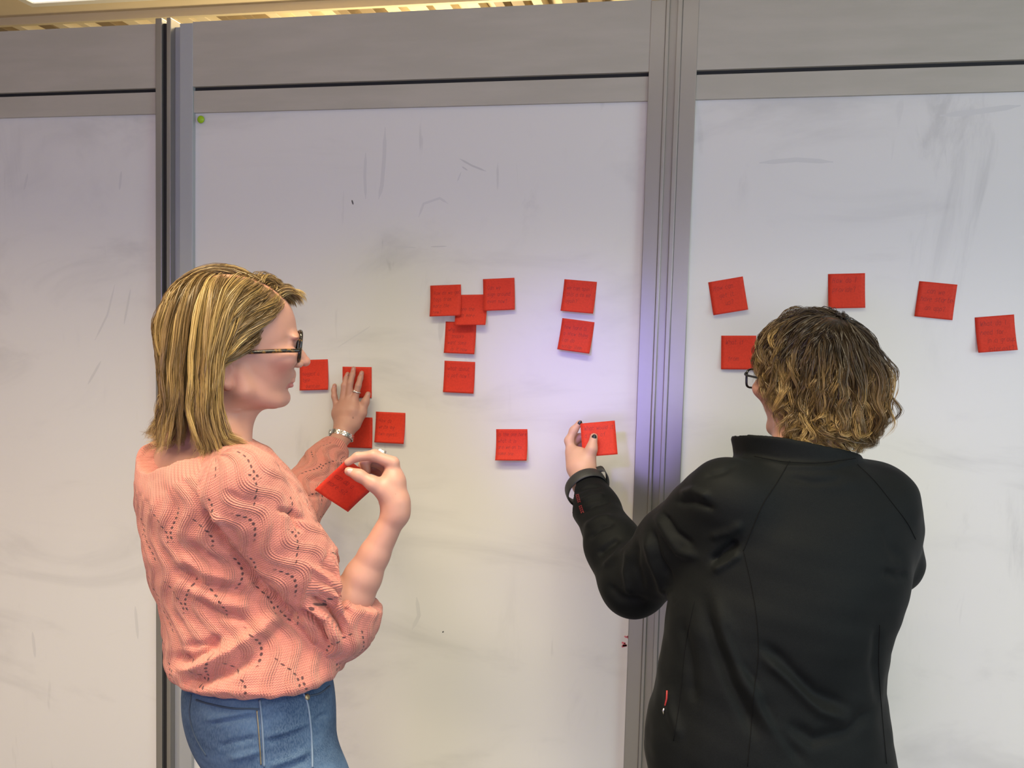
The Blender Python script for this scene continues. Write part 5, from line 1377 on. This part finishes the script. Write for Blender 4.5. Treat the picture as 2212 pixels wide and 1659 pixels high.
# ---- curly hair
rng = np.random.default_rng(9)
Lh = H2.loc(Vb2); sel = np.nonzero(np.linalg.norm(Lh-np.array([.01, 0, .12]), axis=1) < .16)[0]
Nb = normals(Vb2, Fb2)
ids = np.concatenate([sel[scalp_roots(H2, Vb2[sel], HL2, 350, rng)], sel[scalp_roots(H2, Vb2[sel], HL2, 60, rng, lambda L: np.linalg.norm(L-np.array([-.045, 0, .205]), axis=1) < .05)]])
L = H2.loc(Vb2[ids]); nl = Nb[ids]@H2.A.T
crown = np.array([-.045, 0, .205])
d = L-crown; d -= nl*(d*nl).sum(1)[:, None]; d /= np.linalg.norm(d, axis=1)[:, None]+1e-6
fr2 = np.clip((L[:, 0]-.03)/.03, 0, 1)[:, None]
d = d*(1-fr2)+fr2*np.stack([.15+0*L[:, 0], .9*np.sign(L[:, 1]+.02), -.35+0*L[:, 0]], 1)
d = d*.9+nl*(.24-.14*fr2); d = (d/np.linalg.norm(d, axis=1)[:, None])@H2.A
coll2 = Field(); c_ = H2.w(.01, 0, .11); coll2.add(H2.skull(.001), c_-.2, c_+.2, .0)
coll2.cone(nk0, nk1, .058, .064, .02); coll2.add(collar, cc-.14, cc+.14, .0); coll2.loft(jk_rows, Y2, .01)
lay = rng.uniform(0, 1, len(ids))
wr_ = np.clip((Vb2[ids]-H2.w(.0, 0, .12))@RT/.07, -1, 1)
lift = .005+(.018+.016*np.clip(wr_, 0, 1))*lay**.8
lift = np.where(L[:, 2] > .185, .003+(lift-.003)*.35, lift)
face_n = np.clip((L[:, 0]+.01)/.05, 0, 1)*np.clip(L[:, 1]/.02, 0, 1)
lift = .004+(lift-.004)*(1-.80*face_n)
ztip = np.interp(L[:, 0], [-.09, -.04, .0, .03, .06, .1], [-.012, .004, .040, .070, .092, .108])+rng.normal(0, .012, len(ids))
length = np.clip((L[:, 2]-ztip)*1.15+.020, .045, .22)
def comb2(p, t):
    l = H2.loc(p); c = np.zeros_like(l)
    c[:, 0] = np.where((l[:, 0] > .05) & (l[:, 2] < .16), -.16, 0)
    w_ = np.clip((.085-l[:, 2])/.06, 0, 1)*.20; rr_ = np.hypot(l[:, 0]+.01, l[:, 1])+1e-6
    c[:, 0] -= w_*(l[:, 0]+.01)/rr_; c[:, 1] -= w_*l[:, 1]/rr_
    return c@H2.A
G2 = grow_hair(H2, coll2, Vb2[ids]+Nb[ids]*.0008, d, length, lift, 30, .77, .40, comb2)
jit = rng.normal(0, .006, len(G2))[:, None]*np.ones((1, 30))
def bad2(p):
    l = H2.loc(p); zm = np.interp(l[:, 0], [-.06, -.03, .0, .03, .06, .11], [-.02, .012, .040, .066, .092, .106])+jit.ravel()
    return ((l[:, 1] > .0) & (l[:, 2] < zm)) | (l[:, 2] < -.012+jit.ravel()+.055*np.clip(((p-H2.w(0, 0, .1))@RT-.04)/.09, 0, 1))
G2 = trim(G2, bad2)
S_, lid = lock_strands(G2, 27, .0105, rng, (.0016, .045), (.0085, .078), .32)
nS = len(S_); m_ = S_.shape[1]; tt = np.linspace(0, 1, m_)[None, :, None]
k1 = rng.uniform(0, 1, len(ids))[lid][:, None, None]; k2 = rng.uniform(0, 1, nS)[:, None, None]
root_c = np.array([.034, .022, .012]); midc = np.array([.150, .090, .034]); tipc = np.array([.52, .34, .125])
a1 = np.clip((tt-.10-.25*k1)*2.6, 0, 1); a2 = np.clip((tt-.25)*1.6, 0, 1)*np.clip((k1-.40)*2.4+.5*(k2-.5), 0, 1)
Cc = root_c*(1-a1)+midc*a1; Cc = Cc*(1-a2)+tipc*a2
Vv_, Ff_, Ck = strand_mesh(S_, rng.uniform(.00026, .00055, nS), Cc)
h2 = mesh_obj('hair', Vv_, Ff_, M_hair, person2, True, {'col': ('FLOAT_COLOR', Ck)}); h2['kind'] = 'stuff'
